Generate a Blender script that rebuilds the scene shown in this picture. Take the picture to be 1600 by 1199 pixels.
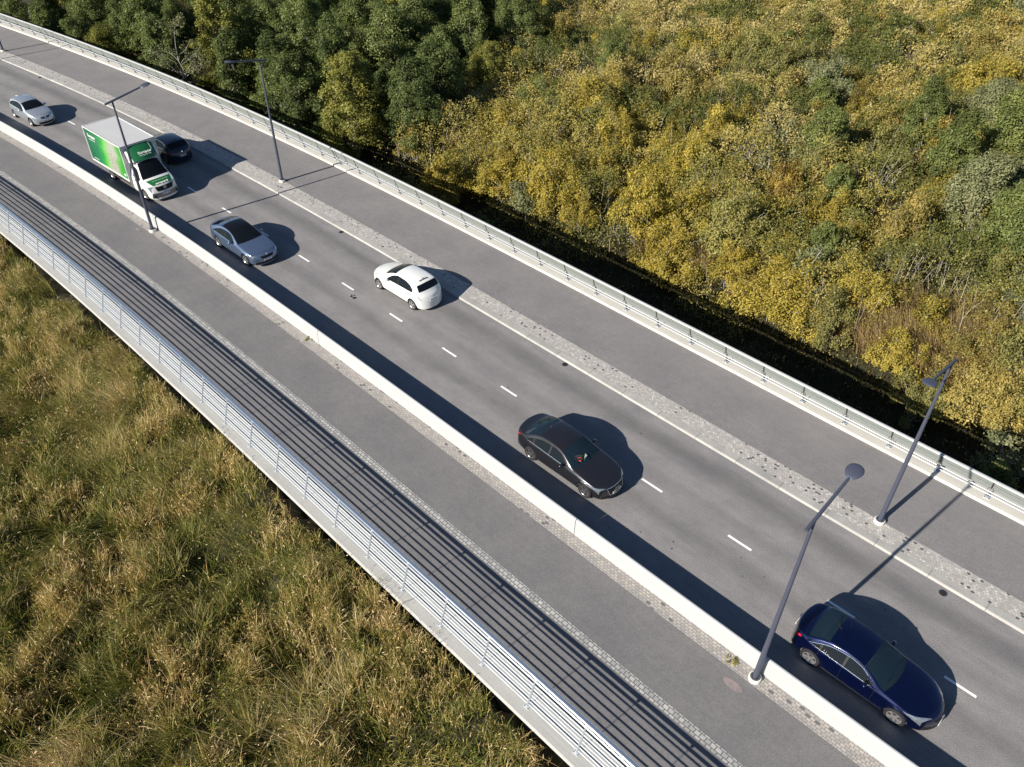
import bpy, math, random
import numpy as np
from mathutils import Vector, Matrix
R = math.radians
for o in list(bpy.data.objects): bpy.data.objects.remove(o)
scene = bpy.context.scene
col = scene.collection

# ------------------------------------------------------------------ camera
CAM_F, CAM_PITCH, CAM_ROLL, CAM_H = 1250.7, 39.883, 0.6005, 23.53
cam_d = bpy.data.cameras.new('camera'); cam = bpy.data.objects.new('camera', cam_d); col.objects.link(cam)
cam_d.sensor_fit = 'HORIZONTAL'; cam_d.sensor_width = 36; cam_d.lens = CAM_F / 1600 * 36
cam_d.clip_start = 0.1; cam_d.clip_end = 2000
th, ro = R(CAM_PITCH), R(CAM_ROLL)
fw = Vector((0, math.cos(th), -math.sin(th))); rt = Vector((1, 0, 0)); up = rt.cross(fw)
r2 = math.cos(ro) * rt + math.sin(ro) * up; u2 = -math.sin(ro) * rt + math.cos(ro) * up
mw = Matrix((r2, u2, -fw)).transposed().to_4x4(); mw.translation = (0, 0, CAM_H)
cam.matrix_world = mw
scene.camera = cam

# ------------------------------------------------------------------ light
SUN_EL = R(28.7); SHADOW_AZ = R(38.8)                     # direction the shadows fall, from +X
to_sun = Vector((-math.cos(SHADOW_AZ) * math.cos(SUN_EL), -math.sin(SHADOW_AZ) * math.cos(SUN_EL), math.sin(SUN_EL)))
world = bpy.data.worlds.new('World'); scene.world = world; world.use_nodes = True
wn = world.node_tree.nodes; wl = world.node_tree.links
sky = wn.new('ShaderNodeTexSky'); sky.sky_type = 'NISHITA'; sky.sun_disc = False
sky.sun_elevation = SUN_EL; sky.sun_rotation = math.atan2(to_sun.x, to_sun.y); sky.altitude = 20
sky.air_density = 1.0; sky.dust_density = 0.3; sky.ozone_density = 4.0
wl.new(sky.outputs[0], wn['Background'].inputs[0]); wn['Background'].inputs[1].default_value = 0.05
sun_d = bpy.data.lights.new('sun', 'SUN'); sun = bpy.data.objects.new('sun', sun_d); col.objects.link(sun)
sun_d.energy = 5.0; sun_d.angle = R(0.5); sun_d.color = (1.0, 0.93, 0.82)
sun.rotation_euler = to_sun.to_track_quat('Z', 'Y').to_euler(); sun.location = (-40, -40, 60)
scene.view_settings.view_transform = 'Standard'; scene.view_settings.look = 'None'
scene.view_settings.exposure = 0.95; scene.view_settings.gamma = 1
scene.render.resolution_x = 1024; scene.render.resolution_y = 767
scene.cycles.max_bounces = 6; scene.cycles.transparent_max_bounces = 12

# ------------------------------------------------------------------ helpers
def tag(o, label=None, cat=None, group=None, kind=None):
    if label: o['label'] = label
    if cat: o['category'] = cat
    if group: o['group'] = group
    if kind: o['kind'] = kind
    return o

class MB:
    """collects geometry, build() links it as one mesh object"""
    def __init__(s): s.v = []; s.f = []; s.m = []; s.uv = []; s.mi = 0
    def quad(s, a, b, c, d):
        n = len(s.v); s.v += [a, b, c, d]; s.f.append((n, n+1, n+2, n+3)); s.m.append(s.mi)
    def poly(s, pts):
        n = len(s.v); s.v += list(pts); s.f.append(tuple(range(n, n+len(pts)))); s.m.append(s.mi)
    def add(s, vs, fs):
        n = len(s.v); s.v += [tuple(v) for v in vs]
        for f in fs: s.f.append(tuple(i+n for i in f)); s.m.append(s.mi)
    def box(s, c, size, X=(1,0,0), Y=(0,1,0), Z=(0,0,1)):
        c = Vector(c); X = Vector(X)*size[0]/2; Y = Vector(Y)*size[1]/2; Z = Vector(Z)*size[2]/2
        P = [c+sx*X+sy*Y+sz*Z for sx, sy, sz in ((-1,-1,-1),(1,-1,-1),(1,1,-1),(-1,1,-1),(-1,-1,1),(1,-1,1),(1,1,1),(-1,1,1))]
        s.add(P, [(0,3,2,1),(4,5,6,7),(0,1,5,4),(1,2,6,5),(2,3,7,6),(3,0,4,7)])
    def tube(s, pts, rad, n=8, caps=True, flat=1.0):
        pts = [Vector(p) for p in pts]
        if not isinstance(rad, (list, tuple)): rad = [rad]*len(pts)
        base = len(s.v); prevX = None
        for i, p in enumerate(pts):
            t = (pts[min(i+1, len(pts)-1)] - pts[max(i-1, 0)]).normalized()
            up_ = Vector((0,0,1)) if abs(t.z) < .95 else Vector((1,0,0))
            X = t.cross(up_).normalized() if prevX is None else (prevX - t*prevX.dot(t)).normalized()
            prevX = X; Y = X.cross(t)
            for k in range(n):
                a = 2*math.pi*k/n
                s.v.append(tuple(p + rad[i]*(math.cos(a)*X + flat*math.sin(a)*Y)))
        for i in range(len(pts)-1):
            for k in range(n):
                a = base+i*n+k; b = base+i*n+(k+1) % n
                s.f.append((a, a+n, b+n, b)); s.m.append(s.mi)
        if caps:
            s.f.append(tuple(base+k for k in range(n))); s.m.append(s.mi)
            s.f.append(tuple(base+(len(pts)-1)*n+k for k in reversed(range(n)))); s.m.append(s.mi)
    def lathe(s, prof, c, axis, n=24):
        axis = Vector(axis).normalized(); c = Vector(c)
        X = axis.orthogonal().normalized(); Y = axis.cross(X); base = len(s.v)
        for (r, h) in prof:
            for k in range(n):
                a = 2*math.pi*k/n; s.v.append(tuple(c + axis*h + r*(math.cos(a)*X+math.sin(a)*Y)))
        for i in range(len(prof)-1):
            for k in range(n):
                a = base+i*n+k; b = base+i*n+(k+1) % n; s.f.append((a, b, b+n, a+n)); s.m.append(s.mi)
    def build(s, name, mats, parent=None, smooth=False, angle=None):
        me = bpy.data.meshes.new(name); me.from_pydata([tuple(v) for v in s.v], [], s.f)
        if not isinstance(mats, (list, tuple)): mats = [mats]
        for m_ in mats: me.materials.append(m_)
        if len(mats) > 1: me.polygons.foreach_set('material_index', s.m)
        if smooth: me.shade_smooth()
        if angle is not None:
            try: me.set_sharp_from_angle(angle=R(angle))
            except Exception: pass
        o = bpy.data.objects.new(name, me); col.objects.link(o)
        if parent is not None: o.parent = parent
        me.update(); return o

def empty(name, loc, rz=0):
    o = bpy.data.objects.new(name, None); col.objects.link(o); o.location = loc; o.rotation_euler = (0, 0, rz)
    o.empty_display_size = .2
    return o

def big_mesh(name, V, F, mats, tint=None, mi=None, smooth=False):
    """V (n,3), F (m,k) numpy"""
    me = bpy.data.meshes.new(name); nv, nf, k = len(V), len(F), F.shape[1]
    me.vertices.add(nv); me.vertices.foreach_set('co', V.astype(np.float32).ravel())
    me.loops.add(nf*k); me.loops.foreach_set('vertex_index', F.astype(np.int32).ravel())
    me.polygons.add(nf); me.polygons.foreach_set('loop_start', np.arange(0, nf*k, k, dtype=np.int32))
    for m_ in mats: me.materials.append(m_)
    if mi is not None: me.polygons.foreach_set('material_index', mi.astype(np.int32))
    if smooth: me.polygons.foreach_set('use_smooth', np.ones(nf, dtype=bool))
    me.update(calc_edges=True)
    if tint is not None:
        a = me.attributes.new('tint', 'FLOAT', 'FACE'); a.data.foreach_set('value', tint.astype(np.float32))
    return me

# -------- materials
def new_mat(name):
    m_ = bpy.data.materials.new(name); m_.use_nodes = True
    return m_, m_.node_tree.nodes, m_.node_tree.links, m_.node_tree.nodes['Principled BSDF']
def nd(nt, typ, **kw):
    n = nt.new(typ)
    for k, v in kw.items(): setattr(n, k, v)
    return n
def math_n(ns, ls, op, a, b=None, c=None):
    n = ns.new('ShaderNodeMath'); n.operation = op
    for i, x in enumerate((a, b, c)):
        if x is None: continue
        if isinstance(x, (int, float)): n.inputs[i].default_value = x
        else: ls.new(x, n.inputs[i])
    return n.outputs[0]
def ramp(ns, ls, fac, stops, interp='LINEAR'):
    n = ns.new('ShaderNodeValToRGB'); n.color_ramp.interpolation = interp
    e = n.color_ramp.elements
    while len(e) > 1: e.remove(e[-1])
    e[0].position = stops[0][0]; e[0].color = (*stops[0][1], 1)
    for p_, c_ in stops[1:]:
        x = e.new(p_); x.color = (*c_, 1)
    ls.new(fac, n.inputs[0]); return n.outputs[0]
def mixc(ns, ls, blend, fac, a, b):
    n = ns.new('ShaderNodeMix'); n.data_type = 'RGBA'; n.blend_type = blend
    for i, x in ((0, fac), (6, a), (7, b)):
        if isinstance(x, (int, float)): n.inputs[i].default_value = x
        elif isinstance(x, tuple): n.inputs[i].default_value = (*x, 1) if len(x) == 3 else x
        else: ls.new(x, n.inputs[i])
    return n.outputs[2]
def noise(ns, ls, vec, scale, detail=3, rough=.55, dist=0):
    n = ns.new('ShaderNodeTexNoise'); n.inputs['Scale'].default_value = scale; n.inputs['Detail'].default_value = detail
    n.inputs['Roughness'].default_value = rough; n.inputs['Distortion'].default_value = dist
    if vec is not None: ls.new(vec, n.inputs['Vector'])
    return n.outputs['Fac']
def coord(ns, ls, kind='Object', scale=None):
    t = ns.new('ShaderNodeTexCoord').outputs[kind]
    if scale:
        mp = ns.new('ShaderNodeMapping'); mp.inputs['Scale'].default_value = scale; ls.new(t, mp.inputs[0]); return mp.outputs[0]
    return t
def simple(name, c, rough=.5, metal=0, coat=0, var=.0, spec=.5, scale=6):
    m_, ns, ls, b = new_mat(name)
    b.inputs['Roughness'].default_value = rough; b.inputs['Metallic'].default_value = metal
    b.inputs['Coat Weight'].default_value = coat; b.inputs['Coat Roughness'].default_value = .03
    b.inputs['Specular IOR Level'].default_value = spec
    f = noise(ns, ls, coord(ns, ls), scale, 4)
    lo = tuple(x*(1-var) for x in c); hi = tuple(min(1, x*(1+var)) for x in c)
    ls.new(ramp(ns, ls, f, [(.3, lo), (.7, hi)]), b.inputs['Base Color'])
    return m_

def asphalt(name, base, tracks=False):
    m_, ns, ls, b = new_mat(name); b.inputs['Roughness'].default_value = .85
    o = coord(ns, ls); uv = coord(ns, ls, 'UV')
    fine = noise(ns, ls, o, 26, 6, .8); big = noise(ns, ls, o, .5, 4); mid = noise(ns, ls, o, 3.0, 5, .7)
    lo = tuple(x*(.62 if tracks else .72) for x in base); hi = tuple(x*(1.42 if tracks else 1.28) for x in base)
    c = ramp(ns, ls, fine, [(.36, lo), (.5, base), (.66, hi)])
    g = ramp(ns, ls, big, [(.3, (.90, .90, .92)), (.7, (1.09, 1.08, 1.06))])
    c = mixc(ns, ls, 'MULTIPLY', 1.0, c, g)
    c = mixc(ns, ls, 'MULTIPLY', .6, c, ramp(ns, ls, mid, [(.35, (.90, .90, .90)), (.7, (1.10, 1.10, 1.10))]))
    if tracks:
        sp = ns.new('ShaderNodeSeparateXYZ'); ls.new(uv, sp.inputs[0])
        w = noise(ns, ls, coord(ns, ls, 'UV', (.12, .6, 1)), 1.0, 3)
        v = math_n(ns, ls, 'ADD', sp.outputs[1], math_n(ns, ls, 'MULTIPLY', math_n(ns, ls, 'SUBTRACT', w, .5), .8))
        t = math_n(ns, ls, 'DIVIDE', math_n(ns, ls, 'ADD', v, 4.2), 8.0)     # 0..1 over the road's width
        def at(x): return (x+4.2)/8.0
        bands = [(-4.2, 1.0), (-3.5, .88), (-2.9, 1.14), (-2.3, 1.14), (-1.6, 1.12), (-1.0, .63), (-.45, .98), (.05, 1.10),
                 (.6, .76), (1.1, 1.10), (1.6, 1.04), (2.25, .57), (2.75, .80), (3.1, 1.15), (3.45, .88)]
        tr = ramp(ns, ls, t, [(at(a), (k, k, k*1.005)) for a, k in bands], 'B_SPLINE')
        c = mixc(ns, ls, 'MULTIPLY', 1.0, c, tr)
        bl = noise(ns, ls, coord(ns, ls, 'UV', (.5, 1.6, 1)), 1.0, 5, .7); c = mixc(ns, ls, 'MULTIPLY', .8, c, ramp(ns, ls, bl, [(.30, (.84, .84, .85)), (.5, (1, 1, 1)), (.7, (1.12, 1.12, 1.11))]))
        st = noise(ns, ls, coord(ns, ls, 'UV', (.25, 7, 1)), 2.0, 5, .7)
        c = mixc(ns, ls, 'MULTIPLY', .55, c, ramp(ns, ls, st, [(.3, (.86, .86, .86)), (.7, (1.12, 1.12, 1.12))]))
    else:
        st = noise(ns, ls, coord(ns, ls, 'UV', (.15, 3, 1)), 2.0, 5, .7)
        c = mixc(ns, ls, 'MULTIPLY', .6, c, ramp(ns, ls, st, [(.3, (.92, .92, .92)), (.7, (1.08, 1.08, 1.08))]))
        sc = noise(ns, ls, coord(ns, ls, 'UV', (.6, 12, 1)), 1.3, 2, .5, 2.0)
        c = mixc(ns, ls, 'MIX', ramp(ns, ls, sc, [(.70, (0, 0, 0)), (.74, (.18, .18, .18)), (.78, (0, 0, 0))]), c, (.3, .29, .28))
    # pale specks
    vo = ns.new('ShaderNodeTexVoronoi'); vo.inputs['Scale'].default_value = 1.7; ls.new(o, vo.inputs['Vector'])
    sp_ = math_n(ns, ls, 'LESS_THAN', vo.outputs['Distance'], .022)
    c = mixc(ns, ls, 'MIX', math_n(ns, ls, 'MULTIPLY', sp_, .5), c, (.5, .48, .45))
    ls.new(c, b.inputs['Base Color'])
    bp = ns.new('ShaderNodeBump'); bp.inputs['Strength'].default_value = .3; bp.inputs['Distance'].default_value = .01
    ls.new(fine, bp.inputs['Height']); ls.new(bp.outputs[0], b.inputs['Normal'])
    return m_

def setts(name, su, sv, cols, mortar, gap=.09, rot=False):
    """small stones laid in a grid in (s, offset) UV space; cols = constant ramp stops"""
    m_, ns, ls, b = new_mat(name); b.inputs['Roughness'].default_value = .8
    uv = coord(ns, ls, 'UV'); sp = ns.new('ShaderNodeSeparateXYZ'); ls.new(uv, sp.inputs[0])
    v = math_n(ns, ls, 'DIVIDE', sp.outputs[1], sv); vi = math_n(ns, ls, 'FLOOR', v)
    sh = math_n(ns, ls, 'MULTIPLY', math_n(ns, ls, 'FRACT', math_n(ns, ls, 'MULTIPLY', vi, .5)), 1.0)
    wob = noise(ns, ls, uv, 2.0, 2)
    u = math_n(ns, ls, 'ADD', math_n(ns, ls, 'ADD', math_n(ns, ls, 'DIVIDE', sp.outputs[0], su), sh), math_n(ns, ls, 'MULTIPLY', wob, .5))
    ui = math_n(ns, ls, 'FLOOR', u)
    cb = ns.new('ShaderNodeCombineXYZ'); ls.new(ui, cb.inputs[0]); ls.new(vi, cb.inputs[1])
    wnz = ns.new('ShaderNodeTexWhiteNoise'); wnz.noise_dimensions = '2D'; ls.new(cb.outputs[0], wnz.inputs[0])
    # clustering of the dark ones
    cl = noise(ns, ls, cb.outputs[0], .09, 2)
    val = math_n(ns, ls, 'ADD', wnz.outputs['Value'], math_n(ns, ls, 'MULTIPLY', math_n(ns, ls, 'SUBTRACT', cl, .5), .6))
    c = ramp(ns, ls, val, cols, 'CONSTANT')
    fu = math_n(ns, ls, 'ABSOLUTE', math_n(ns, ls, 'SUBTRACT', math_n(ns, ls, 'FRACT', u), .5))
    fv = math_n(ns, ls, 'ABSOLUTE', math_n(ns, ls, 'SUBTRACT', math_n(ns, ls, 'FRACT', v), .5))
    mx = math_n(ns, ls, 'MAXIMUM', fu, fv)
    edge = math_n(ns, ls, 'GREATER_THAN', mx, .5-gap)
    n2 = noise(ns, ls, coord(ns, ls), 14, 4, .7)
    c = mixc(ns, ls, 'MULTIPLY', .8, c, ramp(ns, ls, n2, [(.3, (.8, .8, .8)), (.7, (1.2, 1.2, 1.2))]))
    c = mixc(ns, ls, 'MIX', edge, c, mortar)
    ls.new(c, b.inputs['Base Color'])
    bp = ns.new('ShaderNodeBump'); bp.inputs['Strength'].default_value = .6; bp.inputs['Distance'].default_value = .01
    ls.new(math_n(ns, ls, 'SUBTRACT', 1.0, edge), bp.inputs['Height']); ls.new(bp.outputs[0], b.inputs['Normal'])
    return m_

def concrete(name, c, joint=None, var=.12, stain=.3):
    m_, ns, ls, b = new_mat(name); b.inputs['Roughness'].default_value = .8
    o = coord(ns, ls); f = noise(ns, ls, o, 1.2, 6, .7); g = noise(ns, ls, o, 30, 4, .7)
    k = ramp(ns, ls, f, [(.3, tuple(x*(1-var) for x in c)), (.7, tuple(min(1, x*(1+var)) for x in c))])
    k = mixc(ns, ls, 'MULTIPLY', stain, k, ramp(ns, ls, g, [(.35, (.75, .74, .7)), (.6, (1.05, 1.05, 1.05))]))
    uv = coord(ns, ls, 'UV'); st = noise(ns, ls, coord(ns, ls, 'UV', (.3, 14, 1)), 1.0, 4, .6)
    k = mixc(ns, ls, 'MULTIPLY', .35, k, ramp(ns, ls, st, [(.3, (.82, .8, .76)), (.6, (1.05, 1.05, 1.05))]))
    if joint:
        sp = ns.new('ShaderNodeSeparateXYZ'); ls.new(uv, sp.inputs[0])
        fr = math_n(ns, ls, 'FRACT', math_n(ns, ls, 'DIVIDE', sp.outputs[0], joint))
        e = math_n(ns, ls, 'LESS_THAN', fr, .018/joint)
        k = mixc(ns, ls, 'MIX', e, k, (.08, .075, .07))
        cbx = ns.new('ShaderNodeCombineXYZ'); ls.new(math_n(ns, ls, 'FLOOR', math_n(ns, ls, 'DIVIDE', sp.outputs[0], joint)), cbx.inputs[0])
        wz = ns.new('ShaderNodeTexWhiteNoise'); wz.noise_dimensions = '3D'; ls.new(cbx.outputs[0], wz.inputs[0])
        k = mixc(ns, ls, 'MULTIPLY', 1.0, k, ramp(ns, ls, wz.outputs['Value'], [(0, (.86, .86, .86)), (1, (1.08, 1.07, 1.05))]))
    ls.new(k, b.inputs['Base Color'])
    bp = ns.new('ShaderNodeBump'); bp.inputs['Strength'].default_value = .15; bp.inputs['Distance'].default_value = .01
    ls.new(g, bp.inputs['Height']); ls.new(bp.outputs[0], b.inputs['Normal'])
    return m_

def leafmat(name, stops, trans=.35, rnd=.35, tintw=.65):
    m_, ns, ls, b = new_mat(name); out = ns['Material Output']; ns.remove(b)
    at = ns.new('ShaderNodeAttribute'); at.attribute_name = 'tint'
    oi = ns.new('ShaderNodeObjectInfo')
    v = math_n(ns, ls, 'ADD', math_n(ns, ls, 'MULTIPLY', at.outputs['Fac'], tintw), math_n(ns, ls, 'MULTIPLY', oi.outputs['Random'], rnd))
    gp_ = ns.new('ShaderNodeNewGeometry').outputs['Position']
    v = math_n(ns, ls, 'ADD', v, math_n(ns, ls, 'MULTIPLY', math_n(ns, ls, 'SUBTRACT', noise(ns, ls, gp_, .55, 4, .6), .5), .75))
    c = ramp(ns, ls, v, stops)
    # drier, browner patches that run across neighbouring plants
    dry = ramp(ns, ls, noise(ns, ls, gp_, .9, 3, .65, .5), [(.50, (0, 0, 0)), (.66, (.55, .55, .55))])
    c = mixc(ns, ls, 'MIX', dry, c, mixc(ns, ls, 'MULTIPLY', 1.0, c, (1.15, 1.0, .95)))
    d = ns.new('ShaderNodeBsdfDiffuse'); t = ns.new('ShaderNodeBsdfTranslucent'); mx = ns.new('ShaderNodeMixShader')
    ls.new(c, d.inputs[0]); ls.new(mixc(ns, ls, 'MULTIPLY', 1.0, c, (1.15, 1.25, .6)), t.inputs[0])
    mx.inputs[0].default_value = trans; ls.new(d.outputs[0], mx.inputs[1]); ls.new(t.outputs[0], mx.inputs[2])
    gl = ns.new('ShaderNodeBsdfGlossy'); gl.inputs['Roughness'].default_value = .45; gl.inputs[0].default_value = (1, 1, 1, 1)
    m2 = ns.new('ShaderNodeMixShader'); m2.inputs[0].default_value = .010
    ls.new(mx.outputs[0], m2.inputs[1]); ls.new(gl.outputs[0], m2.inputs[2]); ls.new(m2.outputs[0], out.inputs[0])
    return m_

M = {}
M['road'] = asphalt('road_asphalt', (.192, .185, .186), True)
M['path'] = asphalt('path_asphalt', (.142, .138, .141))
M['foot'] = asphalt('footpath_asphalt', (.168, .161, .163))
M['paint'] = simple('white_road_paint', (.78, .78, .76), .7, var=.12, scale=20)
M['kerb'] = concrete('granite_kerb', (.33, .327, .318), joint=2.0, var=.15, stain=.6)
M['beam'] = concrete('bridge_concrete', (.50, .48, .43), var=.06, stain=.25)
M['beaml'] = concrete('edge_concrete', (.35, .348, .337), var=.06, stain=.25)
M['under'] = concrete('deck_concrete', (.30, .29, .27), var=.2)
M['white'] = concrete('white_concrete', (.330, .342, .350), var=.03, stain=.08)
M['cob'] = setts('paving_setts', .115, .100, [(-1, (.07, .07, .075)), (.03, (.31, .295, .28)), (.3, (.37, .35, .33)), (.5, (.33, .32, .31)), (.66, (.42, .40, .38)), (.82, (.38, .335, .31)), (.93, (.48, .465, .44))], (.25, .24, .225), .06)
M['cobl'] = setts('paving_setts_pale', .16, .105, [(-1, (.10, .10, .11)), (.03, (.26, .25, .24)), (.3, (.30, .28, .27)), (.6, (.33, .31, .29)), (.85, (.36, .33, .30))], (.17, .16, .15), .07)
M['sett'] = setts('granite_setts', .19, .155, [(-1, (.27, .27, .265)), (.3, (.33, .33, .32)), (.6, (.36, .36, .35)), (.85, (.40, .40, .385))], (.10, .095, .09), .075)
M['galv'] = simple('galvanised_steel', (.56, .60, .64), .42, .35, var=.1, scale=30)
M['bright'] = simple('brushed_steel_rail', (.72, .76, .80), .28, .9, var=.05)
M['railw'] = simple('pale_handrail', (.46, .46, .45), .5, .1, var=.06)
M['panel'] = simple('pale_panel', (.185, .205, .195), .35, 0, var=.05)
M['railg'] = simple('satin_steel', (.42, .45, .48), .5, .4, var=.05)
M['bolt'] = simple('dark_bolt', (.10, .11, .12), .5, .5)
M['lamp'] = simple('lamp_grey_paint', (.066, .074, .108), .45, .3, var=.04)
M['collar'] = concrete('collar_concrete', (.62, .61, .57), var=.05)
M['rubber'] = simple('tyre_rubber', (.016, .016, .018), .85, var=.2, spec=.25)
M['rim'] = simple('alloy', (.62, .62, .63), .3, .85)
M['rimg'] = simple('grey_alloy', (.22, .22, .23), .35, .8)
M['rimd'] = simple('wheel_hollow', (.02, .02, .022), .7)
M['black'] = simple('black_trim', (.010, .010, .011), .5, spec=.25)
M['dark'] = simple('dark_cabin', (.03, .03, .034), .8, var=.2)
M['beige'] = simple('beige_seat', (.40, .34, .27), .8, var=.1)
M['seatd'] = simple('charcoal_seat', (.06, .06, .065), .85, var=.2)
M['chrome'] = simple('chrome', (.85, .86, .88), .1, 1.0)
M['plate'] = simple('number_plate_white', (.75, .76, .78), .5)
M['lens'] = simple('headlight_lens', (.26, .29, .32), .12, .6, coat=1, var=.3, scale=14)
M['red'] = simple('red_lens', (.42, .012, .03), .15, 0, coat=1)
M['amber'] = simple('amber_lens', (.55, .16, .02), .2, 0, coat=1)

def glass(name, tint, alpha):
    m_, ns, ls, b = new_mat(name); out = ns['Material Output']
    b.inputs['Base Color'].default_value = (*tint, 1); b.inputs['Roughness'].default_value = .04
    b.inputs['Specular IOR Level'].default_value = .28; b.inputs['Coat Weight'].default_value = 0
    tr = ns.new('ShaderNodeBsdfTransparent'); tr.inputs[0].default_value = (.75, .82, .84, 1)
    mx = ns.new('ShaderNodeMixShader'); mx.inputs[0].default_value = alpha
    ls.new(tr.outputs[0], mx.inputs[1]); ls.new(b.outputs[0], mx.inputs[2]); ls.new(mx.outputs[0], out.inputs[0])
    return m_
M['glass'] = glass('tinted_glass', (.006, .008, .011), .90)
M['glassd'] = glass('dark_glass', (.006, .007, .009), .9)
M['glassb'] = glass('blue_tint_glass', (.010, .022, .034), .74)
def paint(name, c, metal=.4, rough=.3, coat=1.0):
    m_, ns, ls, b = new_mat(name)
    b.inputs['Metallic'].default_value = metal; b.inputs['Roughness'].default_value = rough
    b.inputs['Coat Weight'].default_value = coat; b.inputs['Coat Roughness'].default_value = .04
    f = noise(ns, ls, coord(ns, ls), 3, 5, .6)
    ls.new(ramp(ns, ls, f, [(.3, tuple(x*.95 for x in c)), (.7, tuple(x*1.04 for x in c))]), b.inputs['Base Color'])
    return m_

# ------------------------------------------------------------------ the road's own frame: s along the centre line, off across it
O0 = np.array([13.945113, 13.749833]); DD = np.array([-0.728235, 0.685327]); NN = np.array([0.685327, 0.728235])
CC = [0.37683934594248264, -1.1236157263976825, -0.4620636174877142, 0.9758057033639601, 0.8475322500925702, 0.002286917317852781]
def ev(s):
    sc_ = min(max(s, -8.0), 96.0); v = float(np.polyval(CC, sc_/50)); g = float(np.polyval(np.polyder(CC), sc_/50))/50
    return v + (s-sc_)*g, g
def WP(s, off, z=0.0):
    c, g = ev(s); q = math.sqrt(1+g*g)
    p = O0 + s*DD + c*NN; n_ = (NN - g*DD)/q
    return Vector((p[0]+off*n_[0], p[1]+off*n_[1], z))
def heading(s):                       # direction of increasing s
    c, g = ev(s); v = DD + g*NN; return math.atan2(v[1], v[0])
def dirs(s):
    h = heading(s); return Vector((math.cos(h), math.sin(h), 0)), Vector((math.sin(h), -math.cos(h), 0))
S0, S1 = -16.0, 122.0

def strip(name, prof, mat, s0=S0, s1=S1, ds=1.0, closed=False, parent=None, smooth=False):
    """profile [(off, z)...] run along the road, UV = (s, distance across)"""
    n = max(2, int(round((s1-s0)/ds))+1); ss = np.linspace(s0, s1, n)
    k = len(prof); V = []; F = []; UV = []
    cum = [prof[0][0]]
    for a, b in zip(prof, prof[1:]): cum.append(cum[-1]+math.hypot(b[0]-a[0], b[1]-a[1]))
    for s in ss:
        for (o_, z_) in prof: V.append(WP(s, o_, z_))
    for i in range(n-1):
        for j in range(k-1 if not closed else k):
            j2 = (j+1) % k
            F.append((i*k+j, (i+1)*k+j, (i+1)*k+j2, i*k+j2)); UV.append((i, j, j2))
    if closed:
        F.append(tuple(range(k))); UV.append(None); F.append(tuple((n-1)*k+j for j in reversed(range(k)))); UV.append(None)
    me = bpy.data.meshes.new(name); me.from_pydata([tuple(v) for v in V], [], F); me.materials.append(mat)
    uvl = me.uv_layers.new(name='UVMap')
    for p_ in me.polygons:
        q = UV[p_.index]
        if q is None: continue
        i, j, j2 = q; c2 = cum[j2] if j2 > j else cum[-1]+.1
        for li, uvv in zip(p_.loop_indices, ((ss[i], cum[j]), (ss[i+1], cum[j]), (ss[i+1], c2), (ss[i], c2))):
            uvl.data[li].uv = uvv
    if smooth: me.shade_smooth()
    o = bpy.data.objects.new(name, me); col.objects.link(o)
    if parent is not None: o.parent = parent
    return o
def struct(o): o['kind'] = 'structure'; return o

GZ = -2.7                              # level of the marsh
# ------------------------------------------------------------------ ground
def gnoise(x, y):
    return (np.sin(x*.9+1.3)*np.cos(y*.7-.4)+.6*np.sin(x*2.1+y*1.3)+.4*np.cos(x*3.7-y*2.9+2))*.11
def off_np(x, y):
    s_ = (x-O0[0])*DD[0]+(y-O0[1])*DD[1]; n_ = (x-O0[0])*NN[0]+(y-O0[1])*NN[1]; return n_-np.polyval(CC, np.clip(s_, -8, 96)/50)
def ground_z(x, y):
    o_ = off_np(x, y); t_ = np.clip(1-(-10.3-o_)/4.5, 0, 1)*(o_ < -9.6); return GZ + gnoise(x, y) + 1.52*t_*t_*(3-2*t_) - 1.5*np.clip((o_+4)/12, 0, 1) - 1.3*np.clip((o_-8)/3, 0, 1)*np.clip((21.5-o_)/3.5, 0, 1)
def make_ground():
    xs = np.concatenate([np.linspace(-400, -62, 12), np.arange(-60, 80, 1.0), np.linspace(82, 400, 12)])
    ys = np.concatenate([np.linspace(-200, 0, 8), np.arange(2, 130, 1.0), np.linspace(132, 600, 14)])
    X, Y = np.meshgrid(xs, ys, indexing='ij'); Z = ground_z(X, Y)
    V = np.stack([X, Y, Z], -1).reshape(-1, 3); ny = len(ys)
    i, j = np.meshgrid(np.arange(len(xs)-1), np.arange(ny-1), indexing='ij'); a = (i*ny+j).ravel()
    F = np.stack([a, a+ny, a+ny+1, a+1], -1)
    m_, ns, ls, b = new_mat('marsh_soil'); b.inputs['Roughness'].default_value = 1
    f = noise(ns, ls, coord(ns, ls), .5, 8, .75); g = noise(ns, ls, coord(ns, ls), 6, 5, .75)
    c = ramp(ns, ls, f, [(.3, (.018, .016, .009)), (.5, (.026, .026, .011)), (.7, (.045, .036, .017))])
    c = mixc(ns, ls, 'MULTIPLY', .9, c, ramp(ns, ls, g, [(.3, (.5, .5, .5)), (.7, (1.4, 1.4, 1.3))])); ls.new(c, b.inputs['Base Color'])
    me = big_mesh('ground', V, F, [m_], smooth=True)
    o = bpy.data.objects.new('ground', me); col.objects.link(o); struct(o)
make_ground()

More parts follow.
